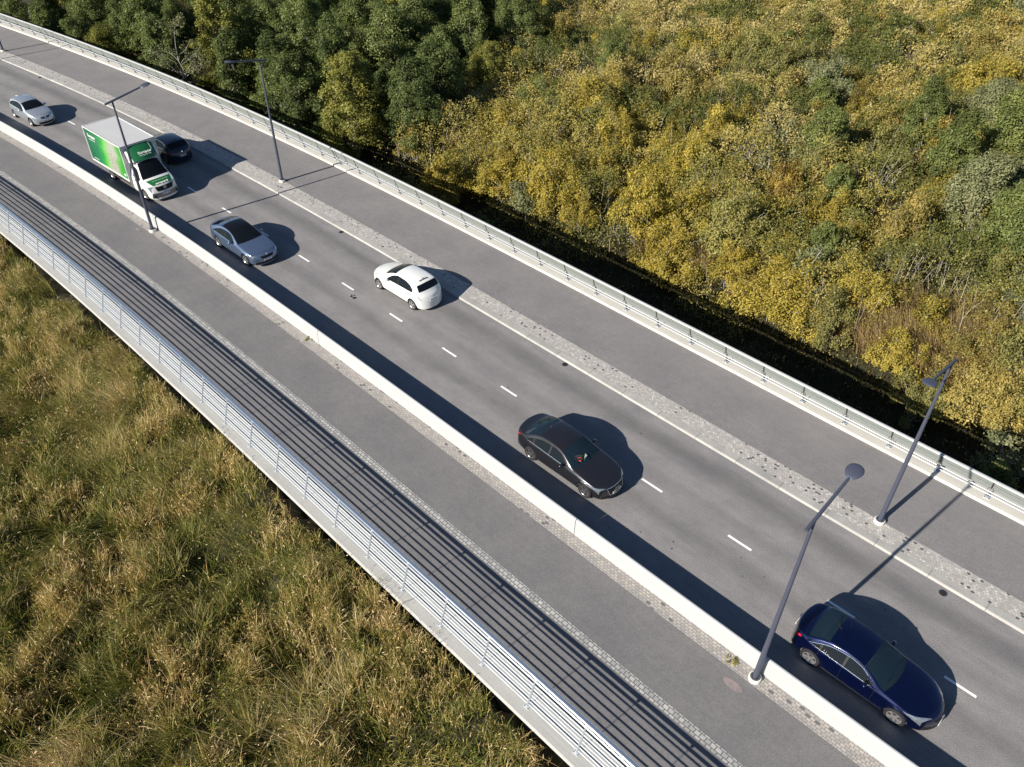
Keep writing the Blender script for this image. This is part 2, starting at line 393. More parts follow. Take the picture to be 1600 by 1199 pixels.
# ------------------------------------------------------------------ deck, road, pavements
struct(strip('road', [(-3.87, 0), (-2.4, 0), (-1, 0), (0.5, 0), (2, 0), (3.43, 0)], M['road']))
struct(strip('kerb', [(3.43, 0), (3.455, .065), (3.485, .085), (3.80, .090)], M['kerb']))
struct(strip('paved_strip', [(3.80, .090), (4.66, .095)], M['cob']))
struct(strip('footpath', [(4.66, .095), (6.4, .105), (8.27, .12)], M['foot']))
struct(strip('paved_margin', [(-4.68, .10), (-4.13, .10)], M['cobl']))
struct(strip('cycle_path', [(-7.07, .10), (-4.68, .10)], M['path']))
struct(strip('sett_band', [(-7.38, .104), (-7.07, .104)], M['sett']))
struct(strip('path_edge', [(-9.55, .10), (-7.38, .10)], M['path']))
LZ = .19
struct(strip('edge_beam_concrete', [(-9.55, .10), (-9.57, LZ-.01), (-9.60, LZ), (-10.60, LZ), (-10.64, LZ-.02), (-10.655, LZ-.10), (-10.50, LZ-.22), (-10.3, LZ-.5)][::-1], M['beaml']))
struct(strip('verge_beam_concrete', [(8.27, .12), (8.29, .20), (8.33, .22), (9.30, .20), (9.36, .16), (9.38, -.45), (8.8, -.55)], M['beam']))
struct(strip('bridge_deck', [(9.0, -.5), (8.9, -.9), (8.6, GZ-3.4), (-9.9, GZ-2.2), (-9.9, -.9), (-9.95, -.25)], M['under']))

# dashes: 1 m long, every 4.05 m
mb = MB()
def surf_quad(mb, s0, s1, o0, o1, z):
    mb.quad(WP(s0, o0, z), WP(s1, o0, z), WP(s1, o1, z), WP(s0, o1, z))
for k in range(-4, 30):
    s = k*4.052; surf_quad(mb, s-1.0, s, -.05, .05, .004)
struct(mb.build('road_markings', M['paint']))
# small surface features
def disc(mb, s, off, r, z, n=14, sq=1.0):
    a, b = dirs(s); c = WP(s, off, z)
    mb.poly([c + r*(math.cos(t*2*math.pi/n)*a + sq*math.sin(t*2*math.pi/n)*b) for t in range(n)])
m_pk, ns_, ls_, b_ = new_mat('pink_dust'); b_.inputs['Roughness'].default_value = .9
al = noise(ns_, ls_, coord(ns_, ls_), 7, 4, .7)
ls_.new(ramp(ns_, ls_, al, [(.35, (.17, .155, .155)), (.7, (.27, .21, .20))]), b_.inputs['Base Color'])
mb = MB(); disc(mb, 4.62, -5.12, .34, .104, 18, .45); disc(mb, 45.6, -4.98, .2, .104, 12, .5)
struct(mb.build('path_stain', m_pk))
mb = MB(); rg = random.Random(3)
for s_, o_, n_, sp_ in ((30.9, -.35, 7, .28), (13.6, 1.9, 3, .5), (10.4, -2.4, 3, .6), (9.0, -1.9, 3, .5), (20.5, .6, 2, 1.2), (6.5, -.9, 3, .9), (33.5, 1.6, 3, .7), (46, 1.2, 3, .8), (3, 1.2, 3, 1.0)):
    for k in range(n_): disc(mb, s_+rg.uniform(-sp_, sp_), o_+rg.uniform(-.4, .4)*sp_, rg.uniform(.012, .05)*(2.0 if n_ > 5 else .8), .005, 7, rg.uniform(.4, 1))
struct(mb.build('road_dirt', M['black']))

# storm drains in the road by the kerb
for i, (s, off, what) in enumerate([(19.28, 3.27, 'beside the kerb near the middle of the road'), (1.33, 3.16, 'beside the kerb at the right edge of the photo'),
                                    (36.9, 3.28, 'beside the kerb up from the white hatchback'), (75.37, 3.25, 'beside the kerb at the far upper left'),
                                    (57.0, 3.2, 'beside the kerb behind the white box truck')]):
    t = empty('storm_drain', WP(s, off, .0), heading(s))
    mb = MB(); mb.lathe([(.0, .004), (.12, .004), (.15, .006), (.15, .0)], (0, 0, 0), (0, 0, 1), 20); mb.build('rim', M['rimg'], t)
    mb = MB()
    for k in range(-3, 4): mb.box((0, k*.036, .008), (.23-abs(k)*.026, .018, .006))
    mb.build('grate', M['black'], t)
    tag(t, 'small dark round iron drain ' + what, 'drain', 'storm drains along the kerb')

# ------------------------------------------------------------------ concrete barrier
bar = empty('concrete_barrier', WP(29, -4.0, 0), 0)
tag(bar, 'long white concrete barrier wall between the road and the cycle path', 'barrier')
bp_ = [(-4.145, .0), (-4.12, .80), (-4.10, .86), (-4.07, .885), (-4.02, .885), (-3.99, .86), (-3.97, .80), (-3.86, .12), (-3.86, -.05)]
js = [-4.6, 12.14, 28.6, 45.0, 61.6, 78, 94.5, 111]
for a, b in zip(js, js[1:]):
    o = strip('barrier_segment', bp_, M['white'], a+.012, b-.012, 1.0, closed=True); o.parent = bar; o.matrix_parent_inverse = Matrix.Translation(-bar.location)
o = strip('barrier_segment', bp_, M['white'], S0, -4.62, 1.0, closed=True); o.parent = bar; o.matrix_parent_inverse = Matrix.Translation(-bar.location)

# ------------------------------------------------------------------ railings
def along(o_, z_, s0, s1, ds=1.0):
    n = max(2, int((s1-s0)/ds)+1); return [WP(s, o_, z_) for s in np.linspace(s0, s1, n)]
def chain(name, o_, z_, rad, mat, parent, flat=1.0, n=8):
    mb = MB(); pts = along(o_, z_, S0, S1); base = 0
    mb.tube(pts, rad, n, True, flat); ob = mb.build(name, mat, parent, smooth=True, angle=50)
    ob.matrix_parent_inverse = Matrix.Translation(-parent.location); return ob
lr = empty('metal_railing', WP(30, -10.3, LZ)); tag(lr, 'silver steel railing of many horizontal tubes leaning over the cycle path', 'railing')
LB, LT = (-10.27, LZ), (-9.90, 1.34)
def lp(h): t = (h-LB[1])/(LT[1]-LB[1]); return LB[0]+t*(LT[0]-LB[0])
chain('handrail', -9.86, 1.385, .075, M['bright'], lr, .38, 10)
chain('handrail', -9.955, 1.30, .034, M['bright'], lr)
for k in range(8): 
    h = 1.17-.128*k; chain('rail', lp(h)+.03, h, .0195, M['galv'], lr, n=6)
def post_left():
    mb = MB(); d = Vector((0, LT[0]-LB[0], LT[1]-LB[1])).normalized(); X = Vector((1, 0, 0)); Y = d.cross(X)
    L = math.hypot(LT[0]-LB[0], LT[1]-LB[1])
    for sx in (-.016, .016): mb.box(Vector((sx, 0, 0))+d*L/2, (.008, .05, L), X, Y, d)
    mb.box(Vector((0, LT[0]-LB[0]+.04, LT[1]-LB[1]+.0)), (.10, .12, .02))
    mb.tube([(0, LT[0]-LB[0]-.06, LT[1]-LB[1]-.08), (0, LT[0]-LB[0]+.02, LT[1]-LB[1]+.02)], .012, 6)
    p = mb.build('post', M['galv'], None)
    mb = MB(); mb.mi = 0; mb.box((0, 0, .008), (.20, .13, .016)); mb.mi = 1
    for sx in (-.07, .07):
        for sy in (-.04, .04): mb.lathe([(0, .045), (.014, .045), (.014, .016)], (sx, sy, 0), (0, 0, 1), 6)
    b = mb.build('base_plate', [M['galv'], M['bolt']], p); return p, b
def place_posts(p0, b0, parent, base_off, z, s_first, flip=1):
    first = True; s = s_first
    while s < 118:
        p = p0 if first else p0.copy(); b = b0 if first else b0.copy()
        if not first: col.objects.link(p); col.objects.link(b); b.parent = p
        p.parent = parent; a, n_ = dirs(s)
        m4 = Matrix((a, n_, Vector((0, 0, 1)))).transposed().to_4x4(); m4.translation = WP(s, base_off, z)
        p.matrix_local = Matrix.Translation(-parent.location) @ m4
        first = False; s += 2.0
p0, b0 = post_left(); place_posts(p0, b0, lr, LB[0], LZ, -13.5+.15)
# right hand railing: wide top rail, pale panel band and three lower rails
rr = empty('panel_railing', WP(30, 8.6, .2)); tag(rr, 'pale steel railing with a wide top rail and panels beside the bushes', 'railing')
RB, RT = (8.66, .21), (8.30, 1.36)
def rp(h): t = (h-RB[1])/(RT[1]-RB[1]); return RB[0]+t*(RT[0]-RB[0])
chain('handrail', 8.27, 1.385, .095, M['railw'], rr, .4, 10)
chain('rail', rp(.66)-.05, .66, .032, M['railg'], rr)
chain('rail', rp(.44)-.03, .44, .014, M['railg'], rr, n=6)
for (ha, hb) in ((.78, 1.08), (1.10, 1.30)):
    s = -12.07
    while s < 118:
        mb = MB()
        for (oa, za, ob_, zb) in ((rp(ha)-.03, ha, rp(hb)-.03, hb), (rp(ha)-.018, ha, rp(hb)-.018, hb)):
            mb.quad(WP(s+.03, oa, za), WP(s+1.97, oa, za), WP(s+1.97, ob_, zb), WP(s+.03, ob_, zb))
        mb.quad(WP(s+.03, rp(hb)-.03, hb), WP(s+1.97, rp(hb)-.03, hb), WP(s+1.97, rp(hb)-.018, hb), WP(s+.03, rp(hb)-.018, hb))
        if hb > 1.2 or True:
            o = mb.build('panel', M['panel'], rr); o.matrix_parent_inverse = Matrix.Translation(-rr.location)
        s += 4.0 if ha < -1 else 2.0
    if True: pass
def post_right():
    mb = MB(); d = Vector((0, RT[0]-RB[0], RT[1]-RB[1])).normalized(); X = Vector((1, 0, 0)); Y = d.cross(X)
    L = math.hypot(RT[0]-RB[0], RT[1]-RB[1])
    for sx in (-.018, .018): mb.box(Vector((sx, .03, 0))+d*L/2, (.01, .07, L), X, Y, d)
    # triangular gusset in front of the panels
    for x in (-.02, .02): mb.poly([(x*5, -.05, .42), (x, -.16, .60), (x, RT[0]-RB[0]-.06, 1.05)])
    mb.tube([(-.12, -.20, .46), (0, -.30, .98)], .012, 6); mb.tube([(.12, -.20, .46), (0, -.30, .98)], .012, 6)
    p = mb.build('post', M['rimg'], None)
    mb = MB(); mb.box((0, -.02, .008), (.22, .20, .016)); mb.mi = 1
    for sx in (-.08, .08):
        for sy in (-.08, .04): mb.lathe([(0, .05), (.016, .05), (.016, .016)], (sx, sy, 0), (0, 0, 1), 6)
    b = mb.build('base_plate', [M['galv'], M['bolt']], p); return p, b
p0, b0 = post_right(); place_posts(p0, b0, rr, RB[0], .215, -12.07)

# ------------------------------------------------------------------ street lamps
def make_lamp():
    t = empty('street_lamp', (0, 0, 0))
    mb = MB(); mb.tube([(0, 0, .05), (0, 0, .5), (0, 0, 2.8), (0, 0, 7.62)], [.095, .088, .078, .046], 16); mb.build('pole', M['lamp'], t, True, 50)
    mb = MB(); mb.lathe([(.0, .14), (.19, .14), (.20, .13), (.20, .0)], (0, 0, 0), (0, 0, 1), 24); mb.mi = 0
    c = mb.build('base_collar', M['collar'], t, True, 40)
    mb = MB(); mb.lathe([(.105, .17), (.16, .165), (.16, .142)], (0, 0, 0), (0, 0, 1), 20)
    for k in range(4):
        a = k*math.pi/2+.6; mb.lathe([(0, .20), (.016, .20), (.016, .14)], (.135*math.cos(a), .135*math.sin(a), 0), (0, 0, 1), 6)
    mb.build('flange', M['bolt'], c)
    A = Vector((0, -.42, 7.60)); B = Vector((0, 1.66, 7.98))
    mb = MB(); mb.tube([A, A.lerp(B, .5), B], [.055, .05, .042], 10); mb.build('arm', M['lamp'], t, True, 50)
    # flattened oval head
    mb = MB(); d = (B-A).normalized(); X = Vector((1, 0, 0)); Z = X.cross(d); c = B + d*.27
    nu, nv = 24, 8; base = len(mb.v)
    for j in range(nv+1):
        ph = -math.pi/2 + math.pi*j/nv
        for i in range(nu):
            a = 2*math.pi*i/nu; ex = .235*math.cos(ph); ey = .30*math.cos(ph)
            w = ex*math.cos(a)*(1+.14*math.sin(a)); l = ey*math.sin(a); h = .065*math.sin(ph) if ph > 0 else .035*math.sin(ph)
            mb.v.append(tuple(c + w*X + l*d + h*Z))
    for j in range(nv):
        for i in range(nu):
            a = base+j*nu+i; b = base+j*nu+(i+1) % nu; mb.f.append((a, b, b+nu, a+nu)); mb.m.append(0)
    h = mb.build('lamp_head', M['lamp'], t, True, 60)
    mb = MB()
    for k in range(12):
        pass
    mb.poly([c - .041*Z + .17*math.cos(k*math.pi/8)*X + .2*math.sin(k*math.pi/8)*d for k in range(16)])
    mb.build('lens', M['lens'], h)
    return t
def copy_tree(o, parent=None):
    c = o.copy(); col.objects.link(c)
    if parent is not None: c.parent = parent
    for ch in o.children: copy_tree(ch, c)
    return c
lamp0 = make_lamp(); first = True
for s, off, rev, lab in [(4.25, -4.45, 0, 'grey street lamp behind the white barrier in front of the blue car'), (4.38, 4.56, 1, 'grey street lamp on the paved strip at the right, nearest the bushes'),
                         (44.75, -4.45, 0, 'grey street lamp behind the barrier whose pole crosses the box truck'), (44.77, 4.56, 1, 'grey street lamp on the paved strip above the silver blue car'),
                         (83.9, 4.60, 1, 'far grey street lamp at the upper left corner by the footpath'), (84.2, -4.45, 0, 'grey street lamp beyond the left frame casting a shadow over the far road')]:
    o = lamp0 if first else copy_tree(lamp0); first = False
    a, n_ = dirs(s); y = -n_ if rev else n_
    o.location = WP(s, off, .10); o.rotation_euler = (0, 0, math.atan2(y.y, y.x)-math.pi/2)
    tag(o, lab, 'street lamp', 'street lamps in pairs along the road')

# ------------------------------------------------------------------ cars: one surface function, each car its own measurements
def pchip(xs, ys):
    xs = np.array(xs, float); ys = np.array(ys, float); h = np.diff(xs); dl = np.diff(ys)/h
    m_ = np.zeros(len(xs)); m_[0] = dl[0]; m_[-1] = dl[-1]
    for i in range(1, len(xs)-1):
        if dl[i-1]*dl[i] > 0:
            w1 = 2*h[i]+h[i-1]; w2 = h[i]+2*h[i-1]; m_[i] = (w1+w2)/(w1/dl[i-1]+w2/dl[i])
    def f(x):
        x = np.clip(x, xs[0], xs[-1]); i = np.clip(np.searchsorted(xs, x)-1, 0, len(h)-1)
        t = (x-xs[i])/h[i]
        return (2*t**3-3*t**2+1)*ys[i]+(t**3-2*t**2+t)*h[i]*m_[i]+(-2*t**3+3*t**2)*ys[i+1]+(t**3-t**2)*h[i]*m_[i+1]
    return f

class Car:
    def __init__(s, c):
        s.c = c; s.L = c['L']; s.wb = c['wb']; s.fo = c['fo']; s.rw = c.get('rw', .33)
        s.top = pchip(*zip(*c['top'])); s.sh = pchip(*zip(*c['sh'])); s.hw = pchip(*zip(*c['hw'])); s.bow = pchip(*zip(*c['bow']))
        s.dlo = pchip(*zip(*c['dlo'])); s.tum = c.get('tumble', .5); s.x0 = s.fo + s.wb/2
        s.arc = []
        for uc in (s.fo, s.fo+s.wb):
            a = uc
            for _ in range(8): a = uc-float(s.bow(a))*.97
            s.arc.append(a)
    def section(s, u):
        u = np.atleast_1d(np.asarray(u, float)); c = s.c
        T = s.top(u); H = s.hw(u); zs = np.minimum(s.sh(u), T-.025)
        z0 = np.full_like(u, c.get('sill', .20)); ra = s.rw+.055; arch = np.zeros_like(u)
        for uc in s.arc:
            d2 = ra*ra-(u-uc)**2; z = np.where(d2 > 0, np.sqrt(np.maximum(d2, 0))+s.rw-.01, 0)
            arch = np.maximum(arch, np.clip(z-z0, 0, 1)); z0 = np.maximum(z0, z)
        z0 = np.minimum(z0, zs-.08)
        af = np.clip(arch*8, 0, 1)
        zb = zs+.02; y4 = H*.945; h = T-zb
        cr = np.clip(.02+.09*h, .012, .075)*c.get('crown', 1.0); z6 = np.maximum(T-cr, zb+.004)
        y6 = y4-s.tum*(z6-zb)-.035
        zd = np.clip(s.dlo(u), zb+.002, z6-.012)
        tt = (zd-zb)/np.maximum(z6-zb, 1e-4); tt = np.clip(tt, 0, 1)
        y5 = y4+(y6-y4)*tt+.018*np.sin(np.pi*tt)
        zm = z0+.52*(zs-z0)
        P = np.zeros((len(u), 9, 2))
        P[:, 0] = np.stack([H-.09+.07*af, z0], -1)
        P[:, 1] = np.stack([H-.015, z0+.2*(zs-z0)], -1)
        P[:, 2] = np.stack([H, zm], -1)
        P[:, 3] = np.stack([H-.028, zs-.03*(1-af*.3)], -1)
        P[:, 4] = np.stack([y4, zb], -1)
        P[:, 5] = np.stack([y5, zd], -1)
        P[:, 6] = np.stack([y6, z6], -1)
        P[:, 7] = np.stack([y6*.55, T-cr*.27], -1)
        P[:, 8] = np.stack([0*u, T], -1)
        return P, H
    def at(s, u, v):
        """points for paired arrays u, v (v signed: -8..8, negative = right side)"""
        u = np.asarray(u, float).ravel(); v = np.asarray(v, float).ravel(); sg = np.where(v < 0, -1., 1.); w = np.abs(v)
        P, H = s.section(u); i = np.clip(w.astype(int), 0, 7); t = w-i; n = np.arange(len(u))
        def g(k):
            k2 = np.where(k > 8, 16-k, k); q = P[n, np.clip(k2, 0, 8)].copy(); q[:, 0] = np.where(k > 8, -q[:, 0], q[:, 0]); return q
        p0 = np.where((i == 0)[:, None], 2*g(i)-g(i+1), g(np.maximum(i-1, 0))); p1 = g(i); p2 = g(i+1); p3 = g(i+2)
        # straight across the side glass, rounded elsewhere
        t_ = t[:, None]; k = .42
        m1 = k*(p2-p0); m2 = k*(p3-p1); ch = np.linalg.norm(p2-p1, axis=1)[:, None]
        def lim(m_): l = np.linalg.norm(m_, axis=1)[:, None]; return m_*np.minimum(1, 1.3*ch/np.maximum(l, 1e-6))
        m1 = lim(m1); m2 = lim(m2)
        q = (2*t_**3-3*t_**2+1)*p1+(t_**3-2*t_**2+t_)*m1+(-2*t_**3+3*t_**2)*p2+(t_**3-t_**2)*m2
        y = q[:, 0]; b = s.bow(u)
        x = s.x0-u-np.sign(1)*b*(np.clip(np.abs(y)/np.maximum(H, .1), 0, 1.05)**2.2)
        return np.stack([x, y*sg, q[:, 1]], -1)
    def normal(s, u, v):
        e = 1e-3; a = s.at(u+e, v)-s.at(u-e, v); b = s.at(u, v+e)-s.at(u, v-e); n = np.cross(a, b)
        l = np.linalg.norm(n, axis=1)[:, None]; n = n/np.maximum(l, 1e-9)
        p = s.at(u, v); c = p-np.array([0, 0, .5]); c[:, 0] *= .25
        sgn = np.sign((n*c).sum(1)); sgn[sgn == 0] = 1; return n*sgn[:, None]
    def patch(s, mb, q, nu=8, nv=6, off=.006):
        """four (u, v) corners"""
        q = np.array(q, float); a, b = np.meshgrid(np.linspace(0, 1, nu+1), np.linspace(0, 1, nv+1), indexing='ij'); a = a.ravel(); b = b.ravel()
        uv = (q[0][None]*((1-a)*(1-b))[:, None]+q[1][None]*(a*(1-b))[:, None]+q[2][None]*(a*b)[:, None]+q[3][None]*((1-a)*b)[:, None])
        p = s.at(uv[:, 0], uv[:, 1]); n = s.normal(uv[:, 0], uv[:, 1])
        P = np.concatenate([p+n*off, p-n*.01]); k = nv+1; F = []; N = len(p)
        for i in range(nu):
            for j in range(nv):
                F.append((i*k+j, (i+1)*k+j, (i+1)*k+j+1, i*k+j+1))
        rim = [i*k for i in range(nu+1)]+[nu*k+j for j in range(1, nv+1)]+[i*k+nv for i in range(nu-1, -1, -1)]+[j for j in range(nv-1, 0, -1)]
        for x, y in zip(rim, rim[1:]+rim[:1]): F.append((x, y, y+N, x+N))
        mb.add(P, F)
    def ribbon(s, mb, pts, w, off=.006):
        """thin strip through (u, v) points"""
        pts = np.array(pts, float); p = s.at(pts[:, 0], pts[:, 1]); n = s.normal(pts[:, 0], pts[:, 1])
        t = np.gradient(p, axis=0); sd = np.cross(n, t); sd /= np.maximum(np.linalg.norm(sd, axis=1)[:, None], 1e-9)
        V = np.concatenate([p-sd*w/2+n*off*.3, p-sd*w/2*.6+n*off, p+sd*w/2*.6+n*off, p+sd*w/2+n*off*.3]); k = len(p); F = []
        for i in range(k-1):
            for r_ in range(3): F.append((r_*k+i, r_*k+i+1, (r_+1)*k+i+1, (r_+1)*k+i))
        mb.add(V, F)
    def nose(s, y, z, front=True):
        """x of the front or rear face at (y, z)"""
        us = np.linspace(0, .6, 80) if front else np.linspace(s.L, s.L-.6, 80)
        T = s.top(us); u = us[np.argmax(T >= z+.0)] if (T >= z).any() else us[-1]
        H = float(s.hw(u)); return s.x0-u-float(s.bow(u))*min(1.05, abs(y)/H)**2.2
    def face_patch(s, mb, y0, y1, z0, z1, front=True, off=.012, ny=8, nz=4, inset=0.0):
        P = []; d = 1 if front else -1
        for j in range(nz+1):
            z = z0+(z1-z0)*j/nz
            for i in range(ny+1):
                f = i/ny; ins = inset*(1-j/nz); y = (y0+ins)+(y1-y0-2*ins)*f
                P.append((s.nose(y, z, front)+d*off, y, z))
        n = len(P); P += [(x-d*(off+.03), y, z) for x, y, z in P]; F = []; k = ny+1
        for j in range(nz):
            for i in range(ny): F.append((j*k+i, j*k+i+1, (j+1)*k+i+1, (j+1)*k+i))
        rim = list(range(k))+[j*k+ny for j in range(1, nz+1)]+[nz*k+i for i in range(ny-1, -1, -1)]+[j*k for j in range(nz-1, 0, -1)]
        for a, b in zip(rim, rim[1:]+rim[:1]): F.append((a, b, b+n, a+n))
        mb.add(P, F)

def make_wheel(rw, width, style, mat_rim, dark=None):
    mb = MB(); w = width/2; Y = (0, 1, 0)
    mb.lathe([(rw*.68, -w*.9), (rw*.74, -w), (rw*.92, -w*.96), (rw*.985, -w*.8), (rw, -w*.5), (rw, w*.5), (rw*.985, w*.8), (rw*.92, w*.96), (rw*.74, w), (rw*.68, w*.9)], (0, 0, 0), Y, 40)
    t = mb.build('wheel', M['rubber'], None, True, 60)
    mb = MB(); ro_ = rw*.69
    mb.lathe([(ro_*.99, w*.55), (ro_, w*.93), (ro_*.93, w*.96), (ro_*.88, w*.86), (ro_*.86, w*.3)], (0, 0, 0), Y, 36)
    mb.mi = 1; mb.lathe([(ro_*.9, w*.3), (.0, w*.3)], (0, 0, 0), Y, 30); mb.mi = 0
    mb.lathe([(ro_*.24, w*.5), (ro_*.22, w*.86), (0, w*.9)], (0, 0, 0), Y, 16)
    ns_ = style
    for k in range(ns_):
        a = 2*math.pi*k/ns_; d = Vector((math.cos(a), 0, math.sin(a))); s_ = Vector((-math.sin(a), 0, math.cos(a)))
        wi = ro_*(.13 if ns_ <= 6 else .08); wo = ro_*(.17 if ns_ <= 6 else .10)
        a0 = d*ro_*.18; a1 = d*ro_*.92; y1 = Vector((0, w*.86, 0)); y2 = Vector((0, w*.9, 0)); yb = Vector((0, w*.55, 0))
        P = [a0-s_*wi+y1, a0+s_*wi+y1, a1+s_*wo+y2, a1-s_*wo+y2, a0-s_*wi+yb, a0+s_*wi+yb, a1+s_*wo+yb, a1-s_*wo+yb]
        mb.add(P, [(0, 1, 2, 3), (0, 4, 5, 1), (1, 5, 6, 2), (2, 6, 7, 3), (3, 7, 4, 0)])
    r = mb.build('rim', [mat_rim, M['rimd']], t, False); return t

def seat_mesh(name, mat, w=.5):
    mb = MB(); 
    def pad(c, size, tilt):
        X = Vector((math.cos(tilt), 0, -math.sin(tilt))); Z = Vector((math.sin(tilt), 0, math.cos(tilt)))
        n = 10; 
        rows = []
        for (zz, sc_) in ((-.5, .86), (-.44, 1), (.44, 1), (.5, .86)):
            rows.append([Vector(c)+zz*size[2]*Z + (abs(math.cos(a))**.5*math.copysign(1, math.cos(a)))*size[0]/2*sc_*X + (abs(math.sin(a))**.5*math.copysign(1, math.sin(a)))*size[1]/2*sc_*Vector((0, 1, 0)) for a in [2*math.pi*i/n for i in range(n)]])
        base = len(mb.v)
        for r_ in rows: mb.v += [tuple(p_) for p_ in r_]
        for j in range(3):
            for i in range(n): mb.f.append((base+j*n+i, base+j*n+(i+1) % n, base+(j+1)*n+(i+1) % n, base+(j+1)*n+i)); mb.m.append(0)
        mb.f.append(tuple(base+3*n+i for i in range(n))); mb.m.append(0); mb.f.append(tuple(base+i for i in reversed(range(n)))); mb.m.append(0)
    pad((0, 0, 0), (.5, w, .14), 0); pad((-.27, 0, .32), (.13, w*.92, .62), -.25); 
    if w < 1: pad((-.385, 0, .72), (.09, w*.5, .18), -.2)
    return mb

def build_car(name, c, paintm, label, cat, loc, rz):
    C_ = Car(c); L = C_.L; t = empty(name, loc, rz); tag(t, label, cat)
    w0, w1 = c['glass_u']           # side glass from..to
    cow, rf, rg0, rg1 = c['cowl'], c['roof0'], c['rg0'], c['rg1']; doors = c['doors']; e = .007
    us = list(np.linspace(0, .1, 6))+list(np.arange(.13, L-.1, .045))+list(np.linspace(L-.1, L, 6))
    ra = C_.rw+.055
    for uc in C_.arc: us += [uc+ra*math.cos(a)*1.0 for a in np.linspace(.02, math.pi-.02, 19)]
    cuts = list(doors)+[c['bonnet0']]+([c['boot0']] if 'boot0' in c else [])
    for x in cuts: us = [u for u in us if abs(u-x) > .02]; 
    for x in cuts: us += [x-e, x+e]
    for x in (cow, rf, rg0, rg1, w0, w1, *c['pillars']): us = [u for u in us if abs(u-x) > .012 or u in cuts]; us.append(x)
    for x in c['pillars']: us.append(x+.07)
    us = np.array(sorted(set(round(float(u), 4) for u in us if 0 <= u <= L)))
    us = us[np.concatenate([[True], np.diff(us) > .003])]
    vs = [0, .25, .5, .75, 1, 1.33, 1.66, 2, 2.3, 2.6, 2.9, 3.0, 3.3, 3.6, 3.9, 4, 4.06, 4.3, 4.6, 4.94, 5, 5.3, 5.58, 5.62, 5.9, 6, 6.08, 6.4, 6.7, 7, 7.33, 7.66, 8]
    vv = np.array(vs+[-x for x in reversed(vs[:-1])]); nv = len(vv)
    Ug, Vg = np.meshgrid(us, vv, indexing='ij'); P = C_.at(Ug, Vg)
    groups = {}
    def put(k, f): groups.setdefault(k, []).append(f)
    win_edges = [w0]+[x for p_ in c['pillars'] for x in (p_, p_+.07)]+[w1]
    for i in range(len(us)-1):
        uc = (us[i]+us[i+1])/2
        for j in range(nv-1):
            va, vb = abs(vv[j]), abs(vv[j+1]); vc = (va+vb)/2; sd = 'l' if (j < len(vs)-1) else 'r'
            f = (i*nv+j, (i+1)*nv+j, (i+1)*nv+j+1, i*nv+j+1)
            k = 'body'
            thin = us[i+1]-us[i] <= 2*e+.002 and any(abs(uc-x) < .003 for x in cuts)
            if 4.06 < vc < 4.94 and w0 < uc < w1:
                k = 'pill'+sd
                for q in range(0, len(win_edges), 2):
                    if win_edges[q] < uc < win_edges[q+1]: k = 'sw%s%d' % (sd, q//2)
            elif vc > 6.08 and cow < uc < rf: k = 'windscreen'
            elif vc > 6.08 and rg0 < uc < rg1: k = 'rear_window'
            elif 'pano' in c and vc > 6.08 and rf < uc < c['pano']: k = 'pano'
            elif thin and any(abs(uc-x) < .003 for x in doors) and .5 < vc < 4.06: k = 'seam'+sd
            elif thin and abs(uc-c['bonnet0']) < .003 and vc > 5.58: k = 'gapb'
            elif thin and 'boot0' in c and abs(uc-c['boot0']) < .003 and vc > 5.58: k = 'gapt'
            elif .0 <= vc < .5 and C_.arc[0]+ra < uc < C_.arc[1]-ra and c.get('blacksill', True): k = 'trim'
            elif c['bonnet0'] < uc < cow-.02 and 5.58 < vc < 5.62: k = 'gapb'
            elif c['bonnet0'] < uc < cow-.02 and vc > 5.6: k = 'bonnet'
            elif 'boot0' in c and c['boot0'] < uc < c['boot1'] and vc > 5.6: k = 'boot_lid'
            elif cow-.06 < uc < cow and vc > 6: k = 'trim'
            else:
                for q in range(len(doors)-1):
                    if doors[q] < uc < doors[q+1] and .5 < vc < 4.06: k = 'door%s%d' % (sd, q)
            put(k, f)
    # end caps
    n = len(us)
    extra = []
    for i, fl in ((0, 1), (n-1, 0)):
        ncap = 10; u = us[i]; H = float(C_.hw(u)); bw = float(C_.bow(u)); rows = []
        for j in range(nv//2+1):
            y0_, z0_ = P[i*nv+j, 1], P[i*nv+j, 2]; r_ = []
            for q in range(ncap+1):
                if q == 0: r_.append(i*nv+j); continue
                if q == ncap: r_.append(i*nv+nv-1-j); continue
                y = y0_*(1-2*q/ncap); extra.append((C_.x0-u-bw*min(1.05, abs(y)/H)**2.2, y, z0_)); r_.append(len(P)+len(extra)-1)
            rows.append(r_)
        for a_, b_ in zip(rows, rows[1:]):
            for q in range(ncap): put('body', (a_[q], b_[q], b_[q+1], a_[q+1]) if fl else (a_[q+1], b_[q+1], b_[q], a_[q]))
    P = np.concatenate([P, np.array(extra)])
    def sub(keys, nm, mat, sm=True, inset=0, parent=None):
        fs = [f for k in keys for f in groups.get(k, [])]
        if not fs: return None
        ids = sorted(set(i for f in fs for i in f)); mp = {a: b for b, a in enumerate(ids)}; mb = MB()
        V = P[ids]
        if inset and max(ids) < len(Ug.ravel()):
            nn_ = C_.normal(Ug.ravel()[ids], Vg.ravel()[ids]); V = V-nn_*inset
        mb.v = [tuple(v) for v in V]; mb.f = [tuple(mp[i] for i in f) for f in fs]; mb.m = [0]*len(fs)
        return mb.build(nm, mat, parent or t, sm, 55)
    body = sub(['body'], 'body', paintm)
    sub(['seaml', 'pilll'], 'pillar_trim', M['black'], inset=.004); sub(['seamr', 'pillr'], 'pillar_trim', M['black'], inset=.004); sub(['trim'], 'sill_trim', M['black'])
    sub(['gapb'], 'bonnet_gap', M['black'], inset=.004); sub(['gapt'], 'boot_gap', M['black'], inset=.004)
    sub(['bonnet'], 'bonnet', paintm); bl = sub(['boot_lid'], 'boot_lid', paintm)
    gm = c.get('glassm', M['glass'])
